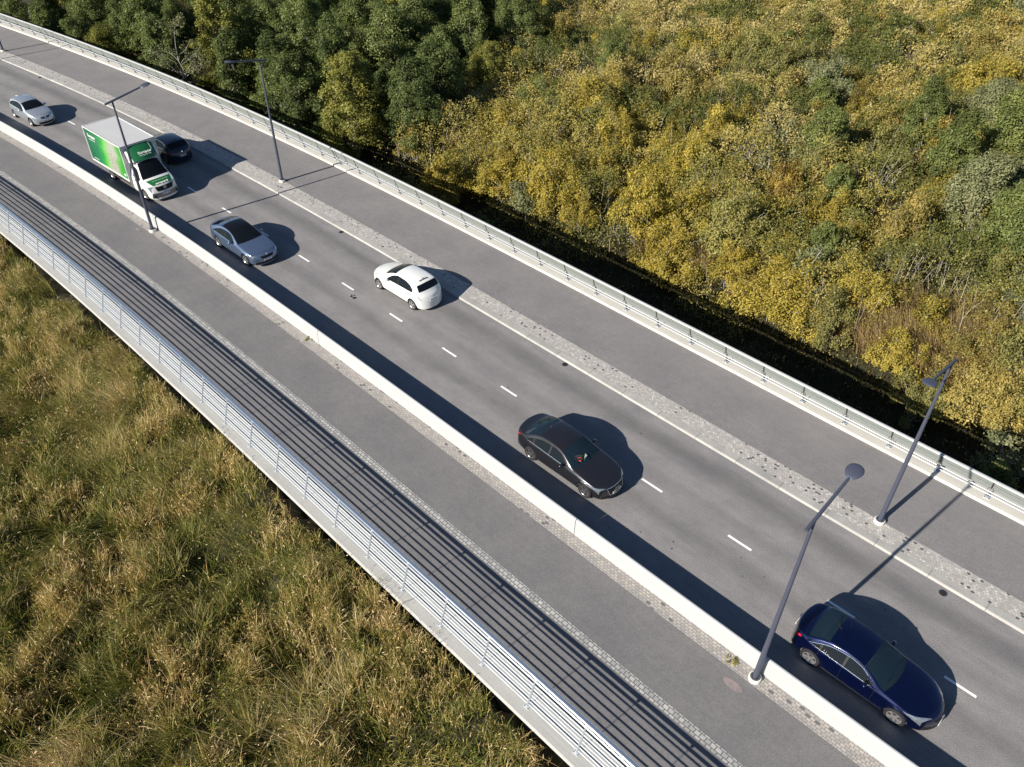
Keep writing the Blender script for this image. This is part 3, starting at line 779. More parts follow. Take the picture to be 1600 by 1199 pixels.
    sub(['windscreen'], 'windscreen', c.get('wsm', gm), inset=.003); sub(['rear_window'], 'rear_window', c.get('rwm', gm), inset=.003)
    if 'pano' in groups: sub(['pano'], 'glass_roof', M['glassd'], inset=-.002)
    for sd in 'lr':
        for q in range(len(win_edges)//2): sub(['sw%s%d' % (sd, q)], 'side_window', gm, inset=.005)
        for q in range(len(doors)-1):
            d = sub(['door%s%d' % (sd, q)], 'door', paintm)
            if d:
                sg = 1 if sd == 'l' else -1; mb = MB(); u = doors[q+1]-.16
                C_.patch(mb, [(u-.1, sg*3.15), (u+.1, sg*3.15), (u+.1, sg*3.42), (u-.1, sg*3.42)], 4, 2, .03); mb.build('handle', c.get('handlem', paintm), d)
        # mirror
        sg = 1 if sd == 'l' else -1; mb = MB(); u = w0+.16+c.get('mir', 0); pt = C_.at(np.array([u]), np.array([sg*4.05]))[0]
        cc_ = Vector(pt)+Vector((.0, sg*.13, .06)); nu, nv_ = 12, 6; base = len(mb.v)
        for j in range(nv_+1):
            ph = -math.pi/2+math.pi*j/nv_
            for i in range(nu):
                a = 2*math.pi*i/nu; mb.v.append(tuple(cc_+Vector((.075*math.cos(ph)*math.cos(a), .115*math.cos(ph)*math.sin(a), .075*math.sin(ph)))))
        for j in range(nv_):
            for i in range(nu): a = base+j*nu+i; b = base+j*nu+(i+1) % nu; mb.f.append((a, b, b+nu, a+nu)); mb.m.append(0)
        mb.tube([Vector(pt)-Vector((0, sg*.03, 0)), cc_], .025, 6)
        mb.build('mirror', c.get('mirrorm', paintm), t, True, 60)
    cabonly = c.get('cab')
    # chrome line round the side glass
    if c.get('chrome'):
        mb = MB()
        for sg in (1, -1):
            C_.ribbon(mb, [(u, sg*4.02) for u in np.linspace(w0-.05, w1+.03, 40)], .022, .008)
            if c['chrome'] > 1: C_.ribbon(mb, [(u, sg*5.02) for u in np.linspace(w0+.25, w1+.02, 40)], .02, .008)
        mb.build('window_trim', M['chrome'], t)
    if c.get('sidestrip'):
        mb = MB()
        for sg in (1, -1): C_.ribbon(mb, [(u, sg*c.get('stripv', .8)) for u in np.linspace(C_.arc[0]+ra+.05, C_.arc[1]-ra-.05, 30)], c['sidestrip'], .012)
        mb.build('rubbing_strip', c.get('stripm', M['chrome']), t)
    # roof edges: thin dark drip channels
    mb = MB()
    for sg in (1, -1): C_.ribbon(mb, [(u, sg*6.02) for u in np.linspace(rf-.05, rg0+.0, 30)], .014, .002)
    mb.build('roof_channel', c.get('chanm', M['black']), t)
    # lights
    for sg in (1, -1):
        mb = MB(); C_.patch(mb, [(a, sg*b) for a, b in c['headlight']], 8, 6, .007); h = mb.build('headlight', M['lens'], t, True, 50)
        q = np.array(c['headlight']).mean(0); mb = MB(); C_.patch(mb, [(q[0]-.05, sg*(q[1]-.3)), (q[0]+.06, sg*(q[1]-.3)), (q[0]+.06, sg*(q[1]+.3)), (q[0]-.05, sg*(q[1]+.3))], 4, 4, .012)
        mb.build('lamp_bowl', M['chrome'], h, True)
        if not cabonly:
            mb = MB(); C_.patch(mb, [(a, sg*b) for a, b in c['taillight']], 8, 6, .009); mb.build('tail_light', c.get('tailm', M['red']), t, True, 50)
    mb = MB(); g = c['grille']; C_.face_patch(mb, -g[0], g[0], g[1], g[2], True, .014, inset=g[3]); gr = mb.build('grille', M['black'], t)
    if c.get('grille_frame'):
        mb = MB(); ps = [(-g[0], g[2]), (g[0], g[2]), (g[0]-g[3], g[1]), (-g[0]+g[3], g[1]), (-g[0], g[2])]; pl = []
        for (y0, z0), (y1, z1) in zip(ps, ps[1:]):
            for f in np.linspace(0, 1, 8): y = y0+(y1-y0)*f; z = z0+(z1-z0)*f; pl.append((C_.nose(y, z)+.018, y, z))
        mb.tube(pl, .012, 6); mb.build('frame', M['chrome'], gr)
    mb = MB(); g = c['lower']; C_.face_patch(mb, -g[0], g[0], g[1], g[2], True, .010, inset=-.05); mb.build('air_intake', c.get('lowm', M['black']), t)
    for fr, zz in ((True, c['plate_f']), (False, c['plate_r']))[:1 if cabonly else 2]:
        mb = MB(); x = max(C_.nose(0, zz+dz, fr)*(1 if fr else -1) for dz in (-.05, .05))*(1 if fr else -1)
        d = 1 if fr else -1; off = .004; mb.box((x+d*off, 0, zz), (.012, .46, .10)); pl = mb.build('number_plate', M['plate'], t)
        mb = MB()
        for k in range(6):
            if k == 3: continue
            mb.box((x+d*(off+.007), (k-2.5)*.062, zz), (.002, .034, .062))
        mb.mi = 1; mb.box((x+d*(off+.007), -.205 if fr else .205, zz), (.002, .035, .10)); mb.build('plate_marks', [M['black'], M['navy']], pl)
    if c.get('badge'):
        kind = c['badge']
        for fr, zz in ((True, c['badge_f']), (False, c['badge_r']))[:1 if cabonly else 2]:
            x = C_.nose(0, zz, fr); d = 1 if fr else -1; mb = MB()
            if kind == 'rings':
                for k in range(4):
                    yc = (k-1.5)*.062; mb.tube([(x+d*.03, yc+.042*math.cos(a), zz+.042*math.sin(a)) for a in np.linspace(0, 2*math.pi, 19)], .006, 5, False)
            elif kind == 'wheelmark':
                mb.tube([(x+d*.03, .085*math.cos(a), zz+.085*math.sin(a)) for a in np.linspace(0, 2*math.pi, 25)], .010, 5, False)
                mb.tube([(x+d*.035, y_, zz+z_) for y_, z_ in ((-.034, .075), (0, .008), (.034, .075))], .010, 5); mb.tube([(x+d*.035, y_, zz+z_) for y_, z_ in ((-.07, .03), (-.034, -.072), (0, -.012), (.034, -.072), (.07, .03))], .010, 5)
            elif kind == 'chevron':
                for o_ in (0, -.05): mb.tube([(x+d*.03, -.075, zz-.035+o_), (x+d*.035, 0, zz+.02+o_), (x+d*.03, .075, zz-.035+o_)], .01, 5)
            else:
                mb.lathe([(.05, 0), (.05, .01), (.04, .012), (0, .012)], (x+d*.02, 0, zz), (d, 0, .25), 18)
            mb.build('badge', M['chrome'], t)
    # wipers, antenna
    mb = MB()
    for y in (.42, -.12):
        a = C_.at(np.array([cow+.03]), np.array([6.3]))[0]
        uu = cow+.03; pts = []
        for f in np.linspace(0, 1, 6):
            vq = 6.35+(.9 if y > 0 else 1.62)*f
            q = C_.at(np.array([uu+.05+.10*f]), np.array([vq if y > 0 else vq-.0]))[0]; pts.append((q[0], q[1] if y > 0 else q[1]-.55, q[2]+.015-(0 if y > 0 else .0)))
        mb.tube(pts, .008, 5)
    mb.build('wiper', M['black'], t)
    an = C_.at(np.array([c['ant']]), np.array([8.0]))[0]; mb = MB()
    if c.get('fin'): mb.add([(an[0]+.10, 0, an[2]-.01), (an[0]-.07, .025, an[2]-.01), (an[0]-.07, -.025, an[2]-.01), (an[0]-.07, 0, an[2]+.06)], [(0, 1, 3), (0, 3, 2), (1, 2, 3), (0, 2, 1)])
    else: mb.tube([(an[0], 0, an[2]-.01), (an[0]-.28, 0, an[2]+.22)], [.012, .004], 6); mb.lathe([(.03, 0), (.018, .02), (0, .024)], (an[0], 0, an[2]-.004), (0, 0, 1), 10)
    mb.build('aerial', M['black'], t)
    # underside, wheel housings
    mb = MB(); mb.box((0, 0, .33+.1*bool(cabonly)), ((C_.wb+1.6) if cabonly else (L-.7), 1.1, .22))
    for uc in (C_.fo, C_.fo+C_.wb)[:1 if cabonly else 2]:
        x = C_.x0-uc
        for sg in (1, -1):
            H = float(C_.hw(uc)); pr = [(x+(ra-.004)*math.cos(a), (ra-.004)*math.sin(a)+C_.rw-.01) for a in np.linspace(0, math.pi, 15)]
            for (x1, z1), (x2, z2) in zip(pr, pr[1:]): mb.quad((x1, sg*.5, z1), (x2, sg*.5, z2), (x2, sg*(H-.05), z2), (x1, sg*(H-.05), z1))
            mb.poly([(a, sg*.55, b) for a, b in pr]); 
    mb.build('underbody', M['rimd'], t)
    # cabin
    fz = .42+.5*bool(cabonly); mb = MB(); xa = C_.x0-cow-.12; xb = C_.x0-rg1+.05; wi = float(C_.hw(2.4))-.14-.02*bool(cabonly)
    mb.box(((xa+xb)/2, 0, fz-.05), (xa-xb, 2*wi, .06))
    zt = float(C_.sh(2.2))-.03
    for sg in (1, -1): mb.box(((xa+xb)/2, sg*wi, (fz+zt)/2), (xa-xb, .03, zt-fz))
    mb.box((xb, 0, (fz+zt)/2), (.04, 2*wi, zt-fz)); 
    if not cabonly: mb.box((xb+.30, 0, zt-.02), (.6, 2*wi-.05, .03))
    cab = mb.build('cabin_lining', M['dark'], t)
    mb = MB(); dz = float(C_.sh(cow))+.0
    mb.box((C_.x0-cow-.34, 0, dz-.10), (.60, 2*wi-.06, .17)); mb.tube([(C_.x0-cow-.72, .37+.18*math.cos(a), dz-.02+.17*math.sin(a)) for a in np.linspace(0, 2*math.pi, 17)], .015, 6, False)
    mb.build('dashboard', M['black'], t)
    xs = C_.x0-cow-1.12
    for (x, y, w) in ((xs, .37, .5), (xs, -.37, .5), (xs-.88, .0, 1.28))[:2 if cabonly else 3]:
        mb = seat_mesh('seat', None, w); s_ = mb.build('seat', c.get('seatm', M['seatd']) if w < 1 or not c.get('reardark') else M['seatd'], t, True, 50); s_.location = (x, y, fz+.12)
    # wheels
    wf = c.get('wheelw', .21)
    w_ = make_wheel(C_.rw, wf, c.get('spokes', 5), c.get('rimm', M['rim'])); ws = [w_]
    for i in range(3): ws.append(copy_tree(w_))
    i = 0
    for uc in (C_.fo, C_.fo+C_.wb):
        for sg in (1, -1):
            o = ws[i]; o.parent = t; o.location = (C_.x0-uc, sg*((float(C_.hw(uc)) if not cabonly else .98)-wf/2-.022), C_.rw); o.rotation_euler = (0, .5*i, 0 if sg > 0 else math.pi); i += 1
    return t, C_

M['navy'] = simple('navy_band', (.02, .04, .25), .4)
M['blue'] = paint('deep_blue_paint', (.002, .006, .044), .7, .24)
M['graph'] = paint('graphite_paint', (.021, .021, .026), .5, .32)
M['silverb'] = paint('silver_blue_paint', (.165, .23, .35), .75, .30)
M['silver'] = paint('silver_paint', (.50, .54, .58), .7, .38)
M['whitep'] = paint('white_paint', (.66, .67, .65), 0, .35)
M['nightb'] = paint('night_blue_paint', (.008, .012, .035), .4, .3)
M['smoke'] = simple('clear_tail_lens', (.45, .42, .43), .1, .3, coat=1)

def carloc(s_front, s_rear, off_near, width, fo, wb, away):
    """place by its wheels; near wheels are the ones towards negative offsets"""
    s = (s_front+s_rear)/2; off = off_near + width/2-.06
    h = heading(s); return WP(s, off, 0.0), (h if away else h+math.pi)

sedan_top = [(0, .47), (.03, .60), (.10, .70), (.30, .78), (.8, .895), (1.25, .97), (1.45, 1.0), (1.85, 1.19), (2.25, 1.355), (2.6, 1.43), (3.0, 1.455), (3.4, 1.44), (3.75, 1.375), (4.1, 1.24), (4.42, 1.105), (4.6, 1.075), (4.82, 1.05), (4.88, .96), (4.91, .8), (4.92, .6)]
A6 = dict(L=4.92, wb=2.912, fo=.90, rw=.335, top=sedan_top,
          sh=[(0, .40), (.1, .60), (.4, .72), (1.4, .86), (2.5, .915), (3.6, .95), (4.4, .975), (4.75, .93), (4.9, .75), (4.92, .5)],
          hw=[(0, .72), (.12, .80), (.4, .88), (.9, .925), (1.8, .925), (3.0, .935), (4.1, .92), (4.5, .875), (4.8, .80), (4.92, .72)],
          bow=[(0, .26), (.5, .20), (1.3, .17), (1.6, .16), (2.2, .09), (3.0, 0), (3.6, -.05), (4.2, -.15), (4.5, -.17), (4.92, -.20)],
          dlo=[(0, 0), (1.6, .88), (1.75, .96), (2.1, 1.16), (2.4, 1.28), (2.8, 1.325), (3.3, 1.30), (3.7, 1.21), (4.05, 1.09), (4.25, .99), (4.4, .93), (4.92, .5)],
          glass_u=(1.80, 4.18), pillars=(2.80, 3.72), cowl=1.45, roof0=2.30, rg0=3.60, rg1=4.34, doors=(1.62, 2.84, 3.78), bonnet0=.32, boot0=4.42, boot1=4.86,
          headlight=[(.06, 2.7), (.50, 3.2), (.56, 4.4), (.10, 6.75)], taillight=[(4.60, 3.2), (4.90, 2.9), (4.90, 4.8), (4.66, 4.1)],
          grille=(.46, .38, .69, .10), grille_frame=True, lower=(.66, .24, .34), plate_f=.44, plate_r=.80, badge='rings', badge_f=.60, badge_r=.95,
          ant=3.5, fin=True, chrome=1, spokes=5, rimm=M['rimg'], glassm=M['glass'], wsm=M['glassb'], rwm=M['glassb'])
loc, rz = carloc(13.12, 16.12, -2.40, 1.87, 0, 0, False)
build_car('saloon_car', A6, M['graph'], 'dark graphite saloon car driving in the lane beside the white barrier', 'car', loc, rz)

C5 = dict(L=4.78, wb=2.815, fo=1.05, rw=.335,
          top=[(0, .45), (.03, .58), (.10, .70), (.3, .80), (.8, .91), (1.3, .99), (1.5, 1.02), (1.9, 1.20), (2.3, 1.36), (2.65, 1.43), (3.0, 1.455), (3.4, 1.435), (3.75, 1.36), (4.1, 1.225), (4.34, 1.12), (4.5, 1.10), (4.68, 1.07), (4.74, .95), (4.77, .75), (4.78, .55)],
          sh=[(0, .40), (.1, .60), (.4, .74), (1.4, .88), (2.5, .93), (3.6, .97), (4.3, 1.0), (4.62, .95), (4.76, .75), (4.78, .5)],
          hw=[(0, .66), (.12, .76), (.4, .86), (.95, .925), (1.8, .93), (3.0, .935), (3.9, .92), (4.35, .87), (4.65, .79), (4.78, .70)],
          bow=[(0, .34), (.5, .27), (1.3, .20), (1.6, .18), (2.2, .10), (3.0, 0), (3.6, -.05), (4.2, -.10), (4.5, -.14), (4.78, -.18)],
          dlo=[(0, 0), (1.6, .90), (1.8, 1.0), (2.1, 1.15), (2.45, 1.28), (2.85, 1.325), (3.3, 1.295), (3.7, 1.20), (4.0, 1.08), (4.2, 1.0), (4.4, .93), (4.78, .5)],
          glass_u=(1.86, 4.12), pillars=(2.86, 3.70), cowl=1.50, roof0=2.36, rg0=3.58, rg1=4.22, doors=(1.68, 2.90, 3.76), bonnet0=.22, boot0=4.36, boot1=4.72,
          headlight=[(.07, 2.6), (.56, 3.1), (.85, 4.3), (.14, 6.9)], taillight=[(4.46, 3.0), (4.76, 2.6), (4.76, 5.4), (4.56, 4.6)],
          grille=(.36, .50, .62, .06), lower=(.6, .24, .36), plate_f=.42, plate_r=.60, badge='chevron', badge_f=.64, badge_r=.92,
          ant=3.52, chrome=2, sidestrip=.03, spokes=5, rimm=M['rim'], seatm=M['beige'], reardark=True, wsm=M['glassb'], rwm=M['glassb'])
loc, rz = carloc(.55, 3.35, -2.70, 1.87, 0, 0, False)
build_car('saloon_car', C5, M['blue'], 'shiny deep blue saloon car nearest the camera at the lower right', 'car', loc, rz)

SUP = dict(L=4.86, wb=2.841, fo=.92, rw=.335,
          top=[(0, .47), (.03, .60), (.10, .70), (.30, .79), (.8, .90), (1.3, .98), (1.5, 1.01), (1.9, 1.19), (2.3, 1.36), (2.65, 1.44), (3.0, 1.468), (3.4, 1.455), (3.8, 1.38), (4.2, 1.245), (4.5, 1.14), (4.66, 1.10), (4.78, 1.08), (4.82, .96), (4.85, .8), (4.86, .6)],
          sh=[(0, .40), (.1, .60), (.4, .73), (1.4, .87), (2.5, .92), (3.6, .96), (4.4, .99), (4.7, .94), (4.85, .75), (4.86, .5)],
          hw=[(0, .74), (.12, .81), (.4, .88), (.9, .925), (1.8, .925), (3.0, .93), (4.1, .92), (4.5, .875), (4.76, .80), (4.86, .74)],
          bow=[(0, .22), (.5, .17), (1.3, .16), (1.6, .15), (2.2, .09), (3.0, 0), (3.6, -.05), (4.2, -.12), (4.5, -.14), (4.86, -.17)],
          dlo=A6['dlo'], glass_u=(1.82, 4.16), pillars=(2.82, 3.70), cowl=1.50, roof0=2.32, rg0=3.78, rg1=4.48, pano=3.35, doors=(1.65, 2.86, 3.76), bonnet0=.26, boot0=4.56, boot1=4.80,
          headlight=[(.07, 2.9), (.46, 3.3), (.52, 4.4), (.10, 6.6)], taillight=[(4.58, 3.2), (4.84, 2.9), (4.84, 4.6), (4.64, 4.1)],
          grille=(.42, .52, .68, .06), grille_frame=True, lower=(.66, .24, .36), plate_f=.44, plate_r=.80, badge='disc', badge_f=.71, badge_r=.95,
          ant=3.6, fin=True, chrome=1, sidestrip=.05, spokes=5, rimm=M['rim'])
loc, rz = carloc(37.59, 40.50, -2.63, 1.86, 0, 0, False)
build_car('liftback_car', SUP, M['silverb'], 'silver blue liftback car with a black glass roof driving ahead of the box truck', 'car', loc, rz)

LEAF = dict(L=4.445, wb=2.70, fo=.95, rw=.318, tumble=.46,
          top=[(0, .50), (.04, .64), (.14, .76), (.4, .88), (.8, 1.0), (1.15, 1.10), (1.35, 1.17), (1.8, 1.37), (2.2, 1.49), (2.6, 1.54), (3.0, 1.55), (3.5, 1.52), (3.85, 1.455), (4.0, 1.36), (4.16, 1.17), (4.27, 1.03), (4.36, .93), (4.42, .78), (4.445, .6)],
          sh=[(0, .45), (.12, .64), (.4, .80), (1.3, .93), (2.4, .98), (3.4, 1.02), (4.0, 1.04), (4.25, .93), (4.4, .78), (4.445, .52)],
          hw=[(0, .62), (.12, .72), (.4, .81), (.95, .875), (1.8, .885), (3.0, .885), (3.8, .865), (4.15, .81), (4.36, .74), (4.445, .66)],
          bow=[(0, .30), (.5, .26), (1.2, .24), (1.6, .16), (2.2, .07), (3.0, 0), (3.8, -.08), (4.1, -.14), (4.445, -.20)],
          dlo=[(0, 0), (1.35, .94), (1.5, 1.0), (1.8, 1.18), (2.1, 1.33), (2.5, 1.42), (3.0, 1.42), (3.4, 1.36), (3.7, 1.24), (3.85, 1.14), (4.0, 1.05), (4.2, .9), (4.445, .5)],
          glass_u=(1.56, 3.80), pillars=(2.50,), cowl=1.35, roof0=2.18, rg0=3.90, rg1=4.17, doors=(1.45, 2.54, 3.55), bonnet0=.45,
          headlight=[(.24, 3.4), (.95, 4.05), (.98, 5.1), (.34, 5.5)], taillight=[(4.08, 3.3), (4.40, 2.7), (4.40, 4.0), (4.02, 5.4)], tailm=M['smoke'],
          grille=(.30, .58, .66, .03), lower=(.5, .24, .36), plate_f=.45, plate_r=.70, badge='disc', badge_f=.72, badge_r=.92,
          ant=3.6, sidestrip=.03, stripm=M['black'], spokes=5, rimm=M['rim'], chanm=M['rimg'], seatm=M['seatd'])
loc, rz = carloc(30.51, 27.82, 1.05, 1.77, 0, 0, True)
wc, WCC = build_car('hatchback_car', LEAF, M['whitep'], 'white electric hatchback driving away in the kerb lane', 'car', loc, rz)
# spoiler with its dark vent and the thin lettering strokes on the rear door
mb = MB(); WCC.patch(mb, [(3.66, 7.2), (3.74, 7.2), (3.74, 7.999), (3.66, 7.999)], 2, 6, .008); WCC.patch(mb, [(3.66, -7.2), (3.74, -7.2), (3.74, -7.999), (3.66, -7.999)], 2, 6, .008)
mb.build('roof_vent', M['rimg'], wc)
mb = MB()
for u0, u1, v0, v1 in ((3.0, 3.26, 3.5, 3.52), (3.02, 3.16, 3.2, 3.2), (3.0, 3.12, 2.8, 2.78), (3.02, 3.02, 3.5, 2.8), (3.24, 3.22, 3.4, 2.8), (3.24, 3.42, 3.4, 3.4), (3.26, 3.36, 3.1, 3.1), (2.7, 2.95, 3.55, 3.5), (3.3, 3.5, 2.75, 2.7)):
    WCC.ribbon(mb, [(u0+(u1-u0)*f, v0+(v1-v0)*f) for f in np.linspace(0, 1, 5)], .014, .004)
mb.build('door_graphic', M['rimg'], wc)

COR = dict(L=4.18, wb=2.60, fo=.85, rw=.30, tumble=.46,
          top=[(0, .48), (.04, .62), (.12, .74), (.4, .86), (.8, .95), (1.1, 1.02), (1.25, 1.06), (1.65, 1.26), (2.05, 1.41), (2.4, 1.465), (2.8, 1.475), (3.3, 1.45), (3.6, 1.40), (3.8, 1.28), (3.95, 1.08), (4.05, .98), (4.12, .88), (4.17, .75), (4.18, .58)],
          sh=[(0, .42), (.12, .62), (.4, .76), (1.2, .88), (2.2, .93), (3.2, .97), (3.8, .98), (4.05, .88), (4.16, .7), (4.18, .5)],
          hw=[(0, .66), (.12, .74), (.4, .80), (.85, .85), (1.7, .855), (2.8, .855), (3.5, .84), (3.9, .79), (4.1, .74), (4.18, .68)],
          bow=[(0, .26), (.5, .22), (1.2, .19), (1.6, .14), (2.2, .06), (3.0, 0), (3.6, -.06), (4.18, -.14)],
          dlo=[(0, 0), (1.3, .90), (1.5, 1.02), (1.8, 1.19), (2.1, 1.31), (2.5, 1.36), (3.0, 1.34), (3.4, 1.27), (3.65, 1.16), (3.8, 1.02), (4.0, .9), (4.18, .5)],
          glass_u=(1.48, 3.68), pillars=(2.42,), cowl=1.25, roof0=2.02, rg0=3.64, rg1=3.93, doors=(1.38, 2.46, 3.36), bonnet0=.30,
          headlight=[(.07, 2.7), (.42, 3.2), (.56, 4.4), (.16, 6.5)], taillight=[(3.86, 3.2), (4.10, 2.8), (4.10, 4.0), (3.84, 4.9)],
          grille=(.34, .60, .70, .05), lower=(.5, .24, .38), plate_f=.47, plate_r=.70, badge='disc', badge_f=.66, badge_r=.85,
          ant=3.3, spokes=8, rimm=M['rim'])
loc, rz = carloc(65.87, 68.45, -2.17, 1.71, 0, 0, False)
build_car('hatchback_car', COR, M['silver'], 'small silver hatchback behind the box truck at the upper left', 'car', loc, rz)

WAG = dict(COR); WAG.update(L=4.45, wb=2.68, fo=.92, rw=.325,
          top=[(0, .48), (.04, .62), (.12, .74), (.4, .86), (.9, .96), (1.25, 1.03), (1.4, 1.07), (1.8, 1.27), (2.2, 1.42), (2.5, 1.485), (2.9, 1.50), (3.5, 1.48), (3.85, 1.43), (4.05, 1.30), (4.2, 1.12), (4.3, 1.0), (4.38, .9), (4.43, .78), (4.45, .6)],
          sh=[(0, .42), (.12, .62), (.4, .78), (1.3, .90), (2.4, .96), (3.4, 1.0), (4.0, 1.02), (4.3, .9), (4.43, .7), (4.45, .5)],
          hw=[(0, .68), (.12, .76), (.4, .84), (.9, .90), (1.8, .905), (3.0, .905), (3.8, .885), (4.15, .83), (4.36, .77), (4.45, .70)],
          bow=[(0, .26), (.5, .22), (1.3, .19), (1.8, .14), (2.4, .06), (3.2, 0), (3.9, -.06), (4.45, -.16)],
          dlo=[(0, 0), (1.45, .92), (1.65, 1.04), (1.95, 1.21), (2.3, 1.34), (2.7, 1.385), (3.2, 1.37), (3.6, 1.30), (3.9, 1.18), (4.05, 1.06), (4.2, .9), (4.45, .5)],
          glass_u=(1.62, 3.92), pillars=(2.60,), cowl=1.40, roof0=2.18, rg0=3.90, rg1=4.22, doors=(1.52, 2.64, 3.58), bonnet0=.32,
          headlight=[(.07, 2.7), (.50, 3.2), (.62, 4.4), (.16, 6.5)], taillight=[(4.10, 3.2), (4.40, 2.8), (4.40, 4.6), (4.12, 4.9)],
          plate_r=.62, badge_r=.88, chrome=2, spokes=5, rimm=M['rimg'], ant=3.7, fin=True)
loc, rz = carloc(55.38, 52.70, .89, 1.81, 0, 0, True)
build_car('hatchback_car', WAG, M['nightb'], 'dark navy hatchback half hidden beyond the box truck, in its shadow', 'car', loc, rz)

# ------------------------------------------------------------------ the box truck
M['green'] = simple('green_vinyl', (.010, .105, .035), .35, coat=.5, var=.06)
M['boxw'] = simple('white_box_panel', (.56, .56, .55), .5, var=.03)
M['boxroof'] = simple('white_box_roof', (.43, .435, .44), .55, var=.03, scale=1)
M['letter'] = simple('white_lettering', (.72, .72, .70), .5)
M['paleg'] = simple('pale_green_line', (.25, .42, .22), .5)
def side_art():
    m_, ns, ls, b = new_mat('printed_side'); b.inputs['Roughness'].default_value = .4; b.inputs['Coat Weight'].default_value = .3
    o = coord(ns, ls); sp = ns.new('ShaderNodeSeparateXYZ'); ls.new(o, sp.inputs[0])
    u = math_n(ns, ls, 'DIVIDE', math_n(ns, ls, 'ADD', sp.outputs[0], 3.9), 4.75); w = math_n(ns, ls, 'DIVIDE', math_n(ns, ls, 'SUBTRACT', sp.outputs[2], .95), 2.1)
    dg = math_n(ns, ls, 'ADD', u, math_n(ns, ls, 'MULTIPLY', math_n(ns, ls, 'SUBTRACT', w, .5), -.10))
    n1 = noise(ns, ls, o, 1.1, 3); dg2 = math_n(ns, ls, 'ADD', dg, math_n(ns, ls, 'MULTIPLY', math_n(ns, ls, 'SUBTRACT', n1, .5), .22))
    g = ramp(ns, ls, dg2, [(0, (.008, .085, .040)), (.22, (.010, .12, .045)), (.38, (.02, .19, .05)), (.47, (.06, .30, .04)), (.54, (.15, .34, .10)), (.62, (.27, .30, .24)), (.76, (.28, .29, .26)), (.84, (.12, .28, .08)), (.90, (.04, .24, .03)), (1, (.02, .19, .04))], 'EASE')
    n2 = noise(ns, ls, o, 3.2, 5, .7); n3 = noise(ns, ls, o, 7, 4, .7)
    mask = math_n(ns, ls, 'MULTIPLY', ramp(ns, ls, dg, [(.52, (0, 0, 0)), (.60, (1, 1, 1)), (.72, (1, 1, 1)), (.80, (0, 0, 0))]), ramp(ns, ls, w, [(.0, (1, 1, 1)), (.55, (1, 1, 1)), (.8, (0, 0, 0))]))
    mask = math_n(ns, ls, 'MULTIPLY', mask, ramp(ns, ls, n2, [(.46, (0, 0, 0)), (.56, (1, 1, 1))]))
    pic = ramp(ns, ls, n3, [(.3, (.02, .035, .10)), (.42, (.10, .13, .12)), (.5, (.28, .25, .18)), (.6, (.38, .39, .36)), (.72, (.08, .14, .08))])
    ls.new(mixc(ns, ls, 'MIX', mask, g, pic), b.inputs['Base Color']); return m_
M['art'] = side_art()
TRK = dict(cab=True, L=2.16, wb=4.27, fo=.97, rw=.345, tumble=.26, crown=1.6,
           top=[(0, .62), (.03, .88), (.10, 1.04), (.3, 1.14), (.6, 1.25), (.80, 1.36), (.9, 1.44), (1.15, 1.78), (1.40, 2.10), (1.6, 2.27), (1.8, 2.33), (2.16, 2.34)],
           sh=[(0, .58), (.08, .86), (.3, 1.0), (.8, 1.17), (1.2, 1.20), (1.7, 1.22), (2.16, 1.24)],
           hw=[(0, .80), (.1, .88), (.3, .94), (.7, .985), (1.3, .99), (2.16, .99)],
           bow=[(0, .20), (.4, .16), (.9, .14), (1.4, .08), (1.8, .02), (2.16, 0)],
           dlo=[(0, 0), (.9, 1.2), (1.1, 1.42), (1.3, 1.68), (1.5, 1.86), (1.7, 1.92), (2.0, 1.92), (2.16, 1.92)],
           glass_u=(1.06, 1.98), pillars=(), cowl=.82, roof0=1.52, rg0=9, rg1=2.3, doors=(.95, 2.06), bonnet0=.12,
           headlight=[(.05, 2.6), (.34, 2.9), (.50, 4.2), (.08, 6.4)], grille=(.60, .72, 1.00, .10), lower=(.80, .32, .62), lowm=M['rimg'], plate_f=.52, plate_r=.5,
           badge='wheelmark', badge_f=.90, badge_r=.5, ant=1.9, fin=False, mir=.02, mirrorm=M['black'], handlem=M['black'], wheelw=.22, spokes=8, rimm=M['rim'], wsm=M['glassd'], glassm=M['glassd'])
so = (53.14+48.87)/2
trk, TC = build_car('box_truck', TRK, M['whitep'], 'white and green box truck with printed panels between the two lines of cars', 'truck', WP(so, -1.74, 0), heading(so)+math.pi)
BX0, BX1, BY, BZ0, BZ1 = -3.95, .88, 1.13, .92, 3.12
mb = MB(); mb.box(((BX0+BX1)/2, 0, (BZ0+BZ1-.02)/2), (BX1-BX0-.02, 2*BY-.02, BZ1-BZ0-.03)); box_ = mb.build('cargo_box', M['boxw'], trk)
mb = MB(); mb.box(((BX0+BX1)/2, 0, BZ1-.01), (BX1-BX0-.06, 2*BY-.06, .03)); mb.build('roof', M['boxroof'], box_)
mb = MB()
for y in (-BY, BY):
    for z in (BZ0, BZ1): mb.box(((BX0+BX1)/2, y, z), (BX1-BX0+.05, .055, .055))
for x in (BX0, BX1):
    for z in (BZ0, BZ1): mb.box((x, 0, z), (.054, 2*BY-.06, .054))
    for y in (-BY, BY): mb.box((x, y, (BZ0+BZ1)/2), (.054, .056, BZ1-BZ0-.06))
mb.build('corner_trim', M['boxw'], box_)
for sg in (-1, 1):
    mb = MB(); y = sg*(BY-.004); mb.box(((BX0+BX1)/2, y, (BZ0+BZ1)/2), (BX1-BX0-.12, .008, BZ1-BZ0-.12)); sp_ = mb.build('side_panel', M['art'], box_)
    if sg < 0: side = sp_
